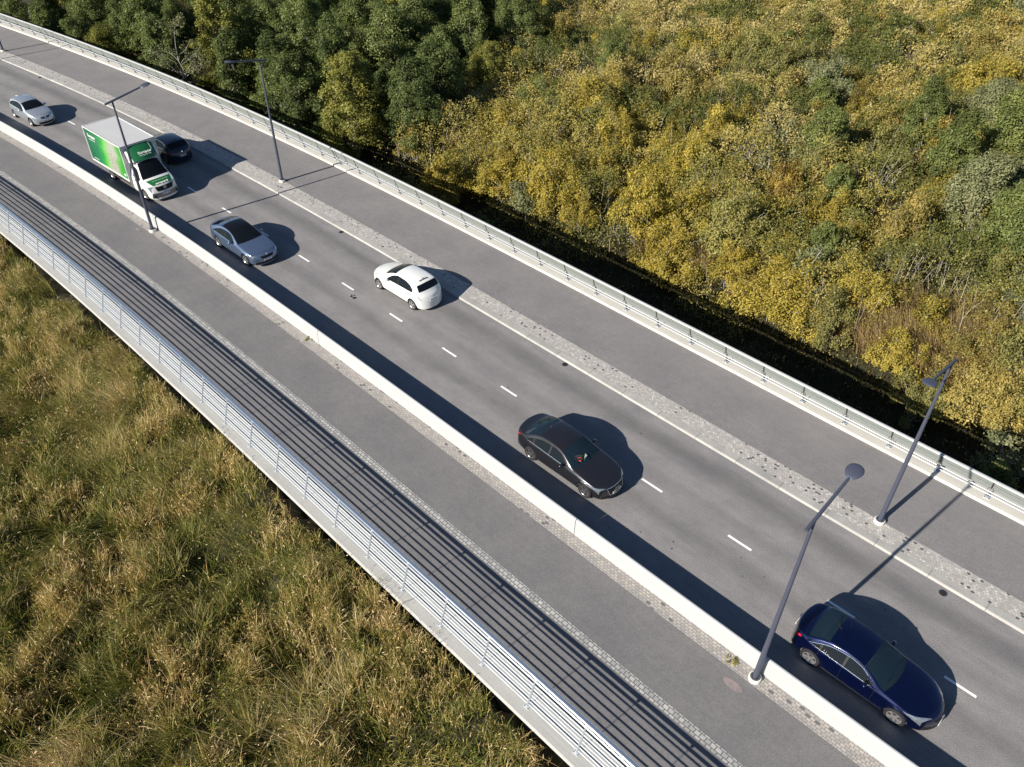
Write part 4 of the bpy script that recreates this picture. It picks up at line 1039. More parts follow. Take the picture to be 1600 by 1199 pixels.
def text_part(txt, size, mat, parent, X, Y, pos, name='lettering', bold=.0):
    cu = bpy.data.curves.new(name, 'FONT'); cu.body = txt; cu.size = size; cu.extrude = .002; cu.offset = bold; cu.resolution_u = 3
    to = bpy.data.objects.new(name, cu); col.objects.link(to); dg = bpy.context.evaluated_depsgraph_get()
    me = bpy.data.meshes.new_from_object(to.evaluated_get(dg)); bpy.data.objects.remove(to); bpy.data.curves.remove(cu)
    me.materials.clear(); me.materials.append(mat)
    X = Vector(X).normalized(); Y = (Vector(Y)-X*Vector(Y).dot(X)).normalized(); Z = X.cross(Y)
    m4 = Matrix((X, Y, Z)).transposed().to_4x4(); m4.translation = pos; me.transform(m4)
    o = bpy.data.objects.new(name, me); col.objects.link(o); o.parent = parent; return o
# truck's right side faces the camera: reading from the rear towards the cab
text_part('Europcar', .27, M['letter'], side, (1, 0, 0), (0, 0, 1), (-3.55, -BY-.006, 2.60), bold=.006)
text_part('moving your way', .12, M['letter'], side, (1, 0, 0), (0, 0, 1), (-3.50, -BY-.006, 2.42))
text_part('europcar.fi', .15, M['letter'], side, (1, 0, 0), (0, 0, 1), (-3.6, -BY-.006, 1.12))
mb = MB(); mb.box((.50, -BY-.003, 1.22), (.20, .006, .14)); mb.build('side_mark', M['letter'], side)
# roof fairing in front of the box
mb = MB(); rows = []
for f in np.linspace(0, 1, 9):
    x = 1.72-.80*f**1.35; z = 2.30+.72*f; hw_ = .78+.10*f; rows.append([(x-.20*abs(q)**2.2*(1-.2*f), hw_*q, z-.05*abs(q)**3) for q in np.linspace(-1, 1, 15)])
V = [p for r_ in rows for p in r_]; F = [(i*15+j, i*15+j+1, (i+1)*15+j+1, (i+1)*15+j) for i in range(8) for j in range(14)]
mb.add(V, F); fair = mb.build('roof_fairing', M['green'], trk, True)
mb = MB()
for sg, j in ((-1, 0), (1, 14)):
    e_ = [rows[i][j] for i in range(9)]
    for a, b in zip(e_, e_[1:]):
        ao = (a[0]-.06, a[1]+sg*.10, a[2]-.04); bo = (b[0]-.06, b[1]+sg*.10, b[2]-.04)
        mb.quad(a, b, bo, ao); mb.quad(ao, bo, (.94, bo[1], bo[2]), (.94, ao[1], ao[2]))
    mb.poly([(.94, e_[0][1]+sg*.1, 2.26), (e_[0][0]-.06, e_[0][1]+sg*.1, 2.26), (e_[0][0]-.06, e_[0][1]+sg*.1, 2.1), (.94, e_[0][1]+sg*.1, 2.1)])
mb.build('fairing_cheek', M['whitep'], trk)
up_ = Vector(rows[8][7])-Vector(rows[1][7]); nrm = Vector((0, 1, 0)).cross(up_).normalized()
if nrm.x < 0: nrm = -nrm
def fpos(y, f): r_ = rows[int(f*8)]; q = min(range(15), key=lambda k: abs(r_[k][1]-y)); return Vector(r_[q])
text_part('Europcar', .235, M['letter'], fair, (0, 1, 0), up_, fpos(-.32, .4)+nrm*.085+Vector((0, -.02, 0)), bold=.006)
text_part('moving your way', .11, M['letter'], fair, (0, 1, 0), up_, fpos(-.3, .25)+nrm*.085+Vector((0, -.02, .0)))
mb = MB(); a = fpos(.62, 1)+nrm*.03; b = fpos(.62, .5)+nrm*.03; mb.tube([a, b, b+Vector((0, -.3, 0))], .008, 4); mb.build('corner_line', M['paleg'], fair)
# green panel with lettering on the bonnet
mb = MB()
for sg in (1, -1): TC.patch(mb, [(.16, sg*6.55), (.66, sg*6.35), (.66, sg*7.999), (.16, sg*7.999)], 6, 6, .006)
gp = mb.build('bonnet_panel', M['green'], trk, True, 60)
pA = Vector(TC.at(np.array([.50]), np.array([8.]))[0]); pB = Vector(TC.at(np.array([.2]), np.array([8.]))[0]); upb = pA-pB; nb = Vector((0, 1, 0)).cross(upb).normalized(); nb = nb if nb.z > 0 else -nb
text_part('europcar.fi', .19, M['letter'], gp, (0, 1, 0), upb, pB+nb*.03+Vector((0, -.44, 0)), bold=.006)
mb = MB(); q = pB.lerp(pA, .95)+nb*.025
for k in range(13): mb.box(q+Vector((0, -.50+k*.082, 0)), (.05, .055, .004), (upb.normalized()), (0, 1, 0), nb)
mb.build('small_print', M['paleg'], gp)
# chassis, mudguards, tail lights of the truck
mb = MB()
for y in (-.45, .45): mb.box((-1.2, y, .74), (5.0, .10, .20))
for x in (-3.2, -1.0, .3): mb.box((x, 0, .84), (.08, 2.0, .10))
mb.build('chassis', M['black'], trk)
mb = MB()
for sg in (-1, 1):
    mb.box((-.35, sg*1.05, .62), (2.1, .03, .12)); mb.box((-.35, sg*1.05, .80), (2.1, .03, .08))
mb.build('side_guard', M['rimg'], trk)
for sg in (-1, 1): mb = MB(); mb.box((BX0-.05, sg*.95, .80), (.05, .22, .12)); mb.build('tail_light', M['red'], trk)
mb = MB(); mb.box((TC.x0-TC.fo+.60, 0, .40), (.5, 1.5, .14)); mb.build('front_skirt', M['black'], trk)

# small folded cloth on the dashboard of the graphite car
mb = MB(); rg = random.Random(4)
for k in range(9):
    c_ = Vector((rg.uniform(-.12, .12), rg.uniform(-.14, .14), rg.uniform(0, .07))); mb.mi = k % 3
    mb.add([c_+Vector((rg.uniform(-.16, .16), rg.uniform(-.16, .16), rg.uniform(0, .08))) for _ in range(4)], [(0, 1, 2), (0, 2, 3)])
M['cr'] = simple('red_cloth', (.75, .09, .06), .9); M['cc'] = simple('cream_cloth', (.80, .72, .45), .9); M['cg'] = simple('sage_cloth', (.50, .56, .38), .9)
cl = mb.build('patterned_cloth', [M['cr'], M['cc'], M['cg']])
tag(cl, 'red and cream patterned cloth behind the windscreen of the graphite saloon', 'cloth')
la, ra_ = carloc(13.12, 16.12, -2.40, 1.87, 0, 0, False)
cl.location = Vector(la)+Vector((math.cos(ra_)*.62+math.sin(ra_)*.22, math.sin(ra_)*.62-math.cos(ra_)*.22, 1.07)); cl.rotation_euler = (0, 0, ra_)

# ------------------------------------------------------------------ vegetation
# base colours of leaves; the variation is per leaf (tint) and per plant (object random)
def L3(a, b, c, d=None):
    st = [(.08, a), (.45, b), (.85, c)]
    if d: st.append((1.0, d))
    return st
LM = {
 'alder': leafmat('alder_leaf', L3((.050, .070, .024), (.112, .142, .048), (.185, .218, .078), (.29, .32, .12))),
 'yalder': leafmat('yellowing_alder_leaf', L3((.080, .085, .022), (.175, .180, .045), (.28, .27, .070), (.38, .35, .10))),
 'gold': leafmat('golden_willow_leaf', L3((.13, .108, .026), (.295, .240, .046), (.45, .365, .075), (.60, .50, .14))),
 'ochre': leafmat('ochre_willow_leaf', L3((.135, .115, .036), (.27, .225, .065), (.41, .33, .10), (.54, .45, .17))),
 'olive': leafmat('olive_willow_leaf', L3((.10, .10, .034), (.20, .19, .065), (.33, .31, .095), (.46, .42, .15))),
 'green': leafmat('green_willow_leaf', L3((.075, .092, .028), (.155, .185, .058), (.24, .27, .085), (.34, .36, .13))),
 'rust': leafmat('rusty_willow_leaf', L3((.15, .105, .026), (.32, .23, .050), (.46, .34, .08), (.56, .43, .13))),
 'grey': leafmat('grey_green_leaf', L3((.10, .11, .055), (.18, .195, .095), (.27, .28, .15), (.36, .36, .21))),
 'thicket': leafmat('thicket_leaf', [(.10, (.10, .115, .032)), (.26, (.20, .20, .055)), (.42, (.275, .245, .070)), (.56, (.375, .315, .076)), (.70, (.30, .245, .095)), (.85, (.42, .35, .15)), (1, (.56, .47, .2))], rnd=0, tintw=.8),
}
M['bark'] = simple('grey_bark', (.17, .155, .135), .9, var=.3, scale=9)
M['birch'] = simple('birch_bark', (.30, .285, .26), .8, var=.35, scale=7)
M['twig'] = simple('twig_bark', (.36, .33, .29), .9, var=.3, scale=9)

def leaves_at(rng, C, D, r, n, size, up=.35, flat=.35):
    """n leaf sprays per clump centre, in a rough shell round it; returns V, F"""
    m_ = len(C); N = m_*n
    ci = np.repeat(np.arange(m_), n); d = rng.normal(size=(N, 3)); d /= np.linalg.norm(d, axis=1)[:, None]
    rad = r[ci]*(rng.random(N)**.45)*(1+.25*rng.normal(size=N)*.5)
    p = C[ci]+d*rad[:, None]*np.array([1, 1, .85])
    nn_ = d*.7+D[ci]*.5+rng.normal(size=(N, 3))*.65+np.array([0, 0, up]); nn_ /= np.linalg.norm(nn_, axis=1)[:, None]
    a = np.cross(nn_, rng.normal(size=(N, 3))); a /= np.linalg.norm(a, axis=1)[:, None]; b = np.cross(nn_, a)
    sz = size*(.6+.8*rng.random(N)); l = sz[:, None]*.62; w = sz[:, None]*.40
    bend = nn_*sz[:, None]*.12
    V = np.stack([p-a*l, p-b*w+bend, p+a*l*1.1, p+b*w+bend], 1).reshape(-1, 3)
    F = np.arange(N*4).reshape(-1, 4)
    return V, F, ci, p
def tubes_np(segs, n=5):
    V = []; F = []
    for pts, rads in segs:
        base = len(V); pts = [Vector(p) for p in pts]
        for i, p in enumerate(pts):
            t = (pts[min(i+1, len(pts)-1)]-pts[max(i-1, 0)]).normalized(); X = t.orthogonal().normalized(); Y = t.cross(X)
            for k in range(n): a = 2*math.pi*k/n; V.append(p+(math.cos(a)*X+math.sin(a)*Y)*float(rads[i]))
        for i in range(len(pts)-1):
            for k in range(n): a = base+i*n+k; b = base+i*n+(k+1) % n; F.append((a, b, b+n, a+n))
    return np.array([tuple(v) for v in V]), np.array(F)
def curve_pts(rng, a, b, k=5, wob=.08, sag=0):
    a = np.array(a, float); b = np.array(b, float); L = np.linalg.norm(b-a); out = []
    for i in range(k+1):
        f = i/k; p = a+(b-a)*f; p = p+rng.normal(size=3)*wob*L*math.sin(math.pi*f); p[2] += sag*L*math.sin(math.pi*f); out.append(p)
    return out

def tree_meshes(seed, H, RX, n_cl=70, per=150, size=.13, trunkr=.12, multi=2, base_h=.12):
    rng = np.random.default_rng(seed)
    # crown envelope: uneven, made of a few leaders
    lead = [(rng.uniform(-.25, .25)*RX, rng.uniform(-.25, .25)*RX, H*rng.uniform(.86, 1.0)) for _ in range(multi)]
    C = []; D = []
    while len(C) < n_cl:
        z = rng.uniform(base_h, 1.0); prof = (math.sin(math.pi*min(1, (z-.02)**.62))**.55 if z < 1 else 0)*(1-.35*z)
        a = rng.uniform(0, 2*math.pi); lob = 1+.22*math.sin(2*a+seed)+.15*math.sin(5*a+seed*2.3+z*6)
        rr_ = RX*prof*lob*(rng.random()**.38)*(1.0 if rng.random() < .85 else 1.18)
        c = np.array([rr_*math.cos(a), rr_*math.sin(a), z*H*.97]); l = lead[rng.integers(len(lead))]; f = z**1.5
        c[:2] += np.array(l[:2])*f
        if any(np.linalg.norm(c-q) < .42 for q in C): 
            if rng.random() < .8: continue
        C.append(c); d = c-np.array([0, 0, H*.45]); D.append(d/np.linalg.norm(d))
    C = np.array(C); D = np.array(D); r = RX*rng.uniform(.11, .27, len(C))+.10
    V, F, ci, p = leaves_at(rng, C, D, r, per, size)
    clump = rng.random(len(C)); tint = np.clip(.6*clump[ci]+.32*rng.random(len(ci)), 0, 1)
    crown = big_mesh('crown', V, F, [LM['alder']], tint)
    segs = []
    for l in lead:
        pts = curve_pts(rng, (rng.uniform(-.15, .15), rng.uniform(-.15, .15), -.4), l, 7, .035); k = len(pts)
        segs.append((pts, [trunkr*(1-.85*i/(k-1)) for i in range(k)]))
        for c in C[rng.permutation(len(C))[:int(18/ (multi**.5))]]:
            f = max(.08, min(.9, (c[2]/H)-.18)); j = f*(k-1); i0 = int(j); st = np.array(pts[i0])+(np.array(pts[min(i0+1, k-1)])-np.array(pts[i0]))*(j-i0)
            segs.append((curve_pts(rng, st, c, 4, .07, .06), [trunkr*.35*(1-f*.6), trunkr*.28*(1-f*.6), trunkr*.2*(1-f*.6), trunkr*.12, trunkr*.06]))
    V, F = tubes_np(segs, 5); trunk = big_mesh('trunk', V, F, [M['bark']], smooth=True)
    return crown, trunk
def bush_meshes(seed, R_, H, n_cl=46, per=120, size=.15, bare=.0):
    rng = np.random.default_rng(seed); C = []; D = []
    while len(C) < n_cl:
        a = rng.uniform(0, 2*math.pi); q = rng.random()**.55; lob = 1+.25*math.sin(3*a+seed)+.15*math.sin(7*a+seed*1.7)
        rr_ = R_*q*lob; top = H*(1-.62*(q**2.2))*(1+.16*math.sin(4*a+seed*3)+.12*rng.normal())
        z = top*rng.uniform(.45, 1.0)
        C.append([rr_*math.cos(a), rr_*math.sin(a), max(.2, z)]); D.append([math.cos(a)*q, math.sin(a)*q, .7])
    C = np.array(C); D = np.array(D); D /= np.linalg.norm(D, axis=1)[:, None]; r = R_*rng.uniform(.12, .24, len(C))+.08
    V, F, ci, p = leaves_at(rng, C, D, r, per, size, .3)
    clump = rng.random(len(C)); tint = np.clip(.55*clump[ci]+.38*rng.random(len(ci)), 0, 1)
    crown = big_mesh('foliage', V, F, [LM['gold']], tint)
    segs = []
    for c in C[rng.permutation(len(C))[:26]]:
        ext = 1.0 if rng.random() > .45+bare else 1.25
        segs.append((curve_pts(rng, (rng.normal()*.25, rng.normal()*.25, -.3), c*np.array([1, 1, ext]), 5, .06, .05), [.030, .026, .021, .016, .011, .005]))
    V, F = tubes_np(segs, 4); stems = big_mesh('stems', V, F, [M['twig']], smooth=True)
    return crown, stems
def sparse_tree(seed, H, n=22):
    """leafless pale tree with forked limbs"""
    rng = np.random.default_rng(seed); segs = []
    top = (rng.uniform(-.6, .6), rng.uniform(-.6, .6), H); pts = curve_pts(rng, (0, 0, -.4), top, 8, .03)
    segs.append((pts, [.075*(1-.9*i/8) for i in range(9)])); ends = []
    for k in range(n):
        f = rng.uniform(.25, .95); j = f*8; i0 = min(7, int(j)); st = pts[i0]+(pts[i0+1]-pts[i0])*(j-i0); a = rng.uniform(0, 2*math.pi); l = H*.34*(1.15-f)
        e = st+np.array([math.cos(a)*l, math.sin(a)*l, l*rng.uniform(.3, 1.0)]); br = curve_pts(rng, st, e, 4, .09, .08); segs.append((br, [.026, .02, .015, .010, .006]))
        for q in range(3):
            s2 = br[rng.integers(1, 4)]; a2 = a+rng.normal()*.9; l2 = l*.45; e2 = s2+np.array([math.cos(a2)*l2, math.sin(a2)*l2, l2*rng.uniform(.2, 1)]); segs.append((curve_pts(rng, s2, e2, 3, .1), [.016, .012, .008, .004])); ends.append(e2)
        ends.append(e)
    V, F = tubes_np(segs, 5); trunk = big_mesh('trunk', V, F, [M['birch']], smooth=True)
    C = np.array(ends); D = np.tile([0, 0, 1.], (len(C), 1)); V, F, ci, p = leaves_at(rng, C, D, np.full(len(C), .42), 34, .12)
    return big_mesh('crown', V, F, [LM['grey']], rng.random(len(ci))), trunk

def place(name, meshes, mats, loc, rz, sc, label, cat, group=None, names=('crown', 'trunk'), tilt=(0, 0)):
    t = empty(name, loc, rz); t.rotation_euler = (tilt[0], tilt[1], rz); t.scale = sc if hasattr(sc, '__len__') else (sc, sc, sc); tag(t, label, cat, group)
    for me, m_, nm in zip(meshes, mats, names):
        o = bpy.data.objects.new(nm, me); col.objects.link(o); o.parent = t
        if m_ is not None: o.material_slots[0].link = 'OBJECT'; o.material_slots[0].material = m_
    return t
rnd = random.Random(7)
TREES = [tree_meshes(100+i, h, r, int(n*1.15), int(p_*1.75), .122, tr, mu) for i, (h, r, n, p_, tr, mu) in enumerate([(8.8, 2.8, 95, 150, .12, 3), (8.2, 2.4, 85, 150, .10, 2), (9.6, 2.4, 90, 150, .12, 2), (7.6, 2.9, 90, 150, .10, 5), (9.2, 3.0, 105, 150, .13, 4), (5.4, 1.9, 50, 140, .07, 1)])]
BUSH = [bush_meshes(200+i, r, h, int(n*1.25), int(p_*1.8), sz*.62, ba) for i, (r, h, n, p_, sz, ba) in enumerate([(2.2, 2.6, 60, 120, .15, 0), (2.7, 3.0, 78, 120, .15, .1), (1.8, 2.2, 44, 120, .14, .2), (2.4, 3.3, 66, 120, .15, .1), (3.0, 2.7, 84, 120, .15, .2), (2.0, 2.9, 54, 120, .14, .3), (1.5, 1.8, 36, 120, .13, 0), (2.6, 2.4, 64, 110, .16, .3)])]
def P3(s, off): p = WP(s, off); return (p.x, p.y, float(ground_z(np.float64(p.x), np.float64(p.y))))

# trees that can be told apart, then the rest of the wood
tree_spots = []
named = [(53.5, 17.2, 4, 1.0, 'yalder', 'big yellow green alder at the edge of the wood, closest to the railing bend'), (50.0, 20.5, 0, .92, 'alder', 'round dark green alder just right of the big yellow green one'),
         (62.5, 17.0, 3, .9, 'alder', 'broad alder overhanging the railing behind the street lamp arm'), (68.5, 16.6, 1, .95, 'alder', 'alder crowding the railing between two street lamps'),
         (75.5, 14.8, 2, .85, 'alder', 'slim alder beside the pale bare birch'), (83.5, 13.6, 3, .8, 'yalder', 'low olive alder beside the railing above the footpath lamp'), (91.5, 12.6, 1, .8, 'alder', 'alder by the railing near the upper left corner'), (98.5, 12.8, 4, .8, 'alder', 'second last alder by the railing at the upper left corner'), (105.5, 13.2, 0, .8, 'alder', 'last alder by the railing at the upper left corner')]
for s, o, k, sc, mt, lab in named:
    place('alder_tree', TREES[k], (LM[mt], None), P3(s, o), rnd.uniform(0, 6.3), (sc, sc, sc*rnd.uniform(.95, 1.05)), lab, 'tree', 'alder trees of the wood'); tree_spots.append((s, o))
place('birch_tree', sparse_tree(5, 8.5, 20), (LM['grey'], M['birch']), P3(72.0, 13.6), 1.0, 1.0, 'nearly bare pale barked birch leaning over the railing at the upper left', 'tree', tilt=(.0, .10))
def edge_s(o): return 48.5+max(0, o-22)*.42
cand = []
for i in range(6000):
    s = rnd.uniform(40, 142); o = rnd.uniform(16, 66) if s < 84 else rnd.uniform(12.6, 66)
    if s < edge_s(o)+rnd.uniform(-1, 3): continue
    if s > 70 and o < 11.5: continue
    mind = 3.7 if o < 40 else 4.2
    if any((s-a)**2+(o-b)**2 < mind*mind for a, b in tree_spots): continue
    p = WP(s, o)
    if p.y > 122 or p.x < -105: continue
    tree_spots.append((s, o)); cand.append((s, o))
print('trees', len(cand))
plants = []
for s, o in cand:
    p = WP(s, o, 3.0); v = Vector(p)-Vector((0, 0, CAM_H)); d = v.dot(fw); x = 800+CAM_F*v.dot(r2)/d; yy = 599.5-CAM_F*v.dot(u2)/d
    if not (-90 < x < 1690 and yy > -60): continue
    k = rnd.randrange(5); sc = rnd.uniform(.68, 1.05)*(1.0 if o < 40 else .92); y = rnd.random() < .25
    pl = place('alder_tree', TREES[k], (LM['yalder' if y else 'alder'], None), P3(s, o), rnd.uniform(0, 6.3), (sc, sc, sc*rnd.uniform(.85, 1.1)), None, 'tree')
    plants.append((pl, 'yellowing' if y else 'dark green', 'tree', s, o))
# single green trees standing out of the scrub
spots2 = [(29.0, 47, .85, 'green', 'small pointed green tree alone in the upper right scrub'), (24.5, 38.5, .95, 'green', 'bushy green tree left of the right hand thicket'), (20.5, 33.5, .75, 'green', 'rounded green tree in the yellow scrub above the right lamp'),
          (14.5, 47.5, 1.15, 'green', 'broad green tree near the right frame, upper one'), (10.5, 40.5, 1.15, 'grey', 'grey green tree at the right frame with pale limbs'), (9.0, 33.0, 1.05, 'green', 'low green tree at the right frame below the grey green one'),
          (16.0, 40.5, 1.05, 'green', 'green tree between the rounded one and the broad one'), (12.5, 36.5, 1.0, 'grey', 'pale grey green tree in front of the low green tree'), (20.0, 46.0, 1.0, 'green', 'green tree behind the bushy one left of the right hand thicket'), (5.0, 36.5, 1.1, 'green', 'leafy green tree cut by the right frame below the bare one'),
          (12.0, 52.5, 1.1, 'green', 'second broad green tree behind the one near the right frame'), (17.5, 52.0, 1.0, 'grey', 'pale grey green tree left behind the broad green tree'), (6.5, 45.5, 1.1, 'green', 'green tree cut by the right frame above the bare one'),
          (31.5, 66, .8, 'green', 'green tree standing at the top right behind the scrub'), (38.5, 60, .7, 'green', 'small green tree by a shaded hollow in the far scrub'), (45.0, 40.0, .9, 'green', 'upright green tree at the right border of the wood'),
          (40.0, 30.5, .6, 'grey', 'pale green shrubby tree in the ochre scrub near the wood'), (17.5, 26.0, .7, 'green', 'little green tree above the straw coloured reeds'), (2.2, 14.6, .55, 'green', 'leafy green shrub just outside the railing at the lower right')]
for s, o, sc, mt, lab in spots2:
    place('small_tree', TREES[5 if sc < .9 else rnd.choice((1, 3))], (LM[mt], None), P3(s, o), rnd.uniform(0, 6.3), sc*(.86 if sc >= 1.0 else (.8 if sc >= .9 else 1.05)), lab, 'tree'); tree_spots.append((s, o))
for i, (s, o, h, lab) in enumerate([(6.5, 39.5, 5.6, 'bare pale limbed tree at the right frame edge'), (17.2, 21.5, 4.4, 'thin pale bare stem leaning in the scrub above the reeds'), (2.6, 17.2, 3.4, 'bare twiggy shrub with whitish stems outside the railing near the right lamp'), (36.5, 19.0, 3.0, 'small bare shrub with pale stems near the dark verge')]):
    place('bare_tree', sparse_tree(40+i, h, 12 if i != 1 else 5), (LM['grey'], M['birch']), P3(s, o), rnd.uniform(0, 6.3), 1.0, lab, 'tree', tilt=(.12 if i == 1 else 0, .15))
# willow scrub
def vis(p, mx=60, my=60):
    v = Vector((p[0], p[1], -1.0))-Vector((0, 0, CAM_H)); d = v.dot(fw)
    if d < 1: return False
    x = 800+CAM_F*v.dot(r2)/d; y = 599.5-CAM_F*v.dot(u2)/d
    return -mx < x < 1600+mx and -my < y < 1199+my
names_ = {'gold': 'golden yellow', 'ochre': 'brownish ochre', 'olive': 'dull olive', 'green': 'green leaved', 'rust': 'rusty orange', 'grey': 'grey green'}
bush_spots = []
def kind_at(s, o):
    f = math.sin(s*.21+1.0)*math.cos(o*.17+.6)+.6*math.sin(s*.09-o*.13+2)+rnd.gauss(0, .55)
    if o > 66: f -= .7
    if s > 36: f -= .45
    if 8 < s < 36 and 14 < o < 36: f += .55
    if s < 12 and o > 30: return rnd.choice(('green', 'olive', 'gold', 'grey'))
    if f > .55: return 'gold'
    if f > .05: return rnd.choice(('ochre', 'gold', 'ochre', 'gold', 'rust', 'olive', 'ochre'))
    if f > -.6: return rnd.choice(('ochre', 'olive', 'ochre', 'gold'))
    return rnd.choice(('olive', 'olive', 'green', 'ochre', 'olive', 'grey', 'ochre', 'gold'))
tries = 0
while len(bush_spots) < 300 and tries < 60000:
    tries += 1; s = rnd.uniform(-14, 100); o = rnd.uniform(12.2, 118)
    if 15.5 < o < 19.0+.9*math.sin(s*.7)-(1.5 if s > 42 else 0)+.8*math.exp(-((s-17)/7)**2): continue
    if o < 15.5 and rnd.random() < .35: continue
    if s > edge_s(o)+1.0 and not (o < 15 and s < 100): continue
    if o < 24 and s < 12 and rnd.random() < .55: continue
    md = (2.7+.012*o*1.6) if o > 17 else 2.6
    if any((s-a)**2+(o-b)**2 < md*md for a, b, *_ in bush_spots): continue
    p = WP(s, o)
    if not vis(p, 90, 70): continue
    if any((s-a)**2+(o-b)**2 < 4.0 for a, b in tree_spots[-12:]): continue
    bush_spots.append((s, o))
print('bushes', len(bush_spots), 'tries', tries)
for s, o in bush_spots:
    k = kind_at(s, o); b = rnd.randrange(8); near = o < 15.5
    if near: k = rnd.choice(('olive', 'ochre', 'green')); sc = rnd.uniform(.35, .7); b = rnd.choice((2, 6, 5))
    else: sc = rnd.uniform(.72, 1.1)*(1+.004*max(0, o-20))
    pl = place('willow_bush', BUSH[b], (LM[k], None), P3(s, o), rnd.uniform(0, 6.3), (sc, sc, sc*(rnd.uniform(1.05, 1.45) if not near else 1.0)), None, 'bush', names=('foliage', 'stems'))
    plants.append((pl, 'low shaded' if near else names_[k], 'bush', s, o))
# every plant is named by its look, its nearest landmark, the side it stands on and its rank there
def px(s, o, z=-.5):
    v = Vector(WP(s, o, z))-Vector((0, 0, CAM_H)); d = v.dot(fw); return 800+CAM_F*v.dot(r2)/d, 599.5-CAM_F*v.dot(u2)/d
marks = [(px(a, b), nm) for a, b, nm in [(4.4, 4.56, 'the right hand lamp foot'), (44.8, 4.56, 'the lamp above the silver blue car'), (83.9, 4.6, 'the far corner lamp'), (53.5, 17.2, 'the big yellow green alder'), (72, 13.6, 'the bare birch'),
         (14.5, 47.5, 'the broad green tree at right'), (29.0, 47, 'the small pointed green tree'), (10.5, 40.5, 'the grey green tree at right'), (45.0, 40.0, 'the upright green tree'), (20.5, 33.5, 'the rounded green tree'), (2.2, 14.6, 'the shrub by the right railing')]]
marks += [((0, 0), 'the top left photo corner'), ((1600, 0), 'the top right photo corner'), ((800, 0), 'the middle of the top edge'), ((1200, 0), 'the top edge right of middle'), ((400, 0), 'the top edge left of middle'), ((1600, 600), 'the right photo edge by the reeds'), ((12.5, 20.0), 'the straw reed bed')]
marks[-1] = (px(12.5, 20.0), 'the straw reed bed')
ORD = ['nearest', 'second', 'third', 'fourth', 'fifth', 'sixth', 'seventh', 'eighth', 'ninth', 'tenth', 'eleventh', 'twelfth']
bins = {}
for pl, look, kind, s, o in plants:
    x, y = px(s, o); d, (mx_, my_), nm = min(((math.hypot(x-a[0], (y-a[1])*1.3), a, n_) for a, n_ in marks), key=lambda q: q[0])
    dx, dy = x-mx_, (y-my_)*1.3
    side = ('right of' if dx > 0 else 'left of') if abs(dx) > abs(dy) else ('in front of' if dy > 0 else 'behind')
    bins.setdefault((look, kind, side, nm), []).append((d, pl))
for (look, kind, side, nm), L_ in bins.items():
    L_.sort(key=lambda q: q[0])
    for i, (d, pl) in enumerate(L_):
        pl['label'] = (ORD[min(i, 11)]+' ' if len(L_) > 1 else '') + look+' '+('willow bush' if kind == 'bush' else 'alder')+' '+side+' '+nm
        pl['group'] = 'willow bushes of the scrub' if kind == 'bush' else 'alder trees of the wood'

# ------------------------------------------------------------------ grass and reeds, which nobody could count
def vnoise(x, y, sc, seed):
    """smooth value noise"""
    rs = np.random.RandomState(seed); G = rs.rand(256, 256); X = x/sc+1000; Y = y/sc+1000
    i = np.floor(X).astype(int); j = np.floor(Y).astype(int); fx = X-i; fy = Y-j; fx = fx*fx*(3-2*fx); fy = fy*fy*(3-2*fy)
    g = lambda a, b: G[a % 256, b % 256]
    return g(i, j)*(1-fx)*(1-fy)+g(i+1, j)*fx*(1-fy)+g(i, j+1)*(1-fx)*fy+g(i+1, j+1)*fx*fy
def blades(rng, P, hgt, wid, lean, leandir, tint, k=3):
    n = len(P); a = rng.uniform(0, 2*np.pi, n); wdir = np.stack([np.cos(a), np.sin(a), np.zeros(n)], -1)
    ld = np.stack([np.cos(leandir), np.sin(leandir), np.zeros(n)], -1); rows = []
    for i in range(k+1):
        f = i/k; c = P+np.stack([np.zeros(n)]*2+[hgt*f*(1-.35*lean*f)], -1)+ld*(hgt*lean*f**1.8)[:, None]
        w = (wid*(1-.9*f**1.6)*.5)[:, None]*wdir; rows += [c-w, c+w]
    V = np.stack(rows, 1).reshape(-1, 3); b = (np.arange(n)*(2*(k+1)))[:, None]
    F = np.concatenate([b+np.array([[2*i, 2*i+1, 2*i+3, 2*i+2]]) for i in range(k)], 0)
    return V, F, np.tile(tint, k)
GM = {
 'grass': leafmat('marsh_grass', [(0, (.085, .11, .022)), (.2, (.165, .175, .040)), (.42, (.235, .218, .066)), (.62, (.35, .285, .115)), (.8, (.40, .27, .115)), (1, (.68, .56, .33))], trans=.18, rnd=0, tintw=1.0),
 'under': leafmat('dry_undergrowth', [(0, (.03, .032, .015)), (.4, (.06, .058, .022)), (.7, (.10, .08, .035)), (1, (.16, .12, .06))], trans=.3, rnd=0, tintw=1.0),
 'reed': leafmat('dead_reed', [(0, (.17, .12, .055)), (.5, (.30, .215, .10)), (1, (.46, .34, .18))], trans=.35, rnd=0, tintw=1.0),
}
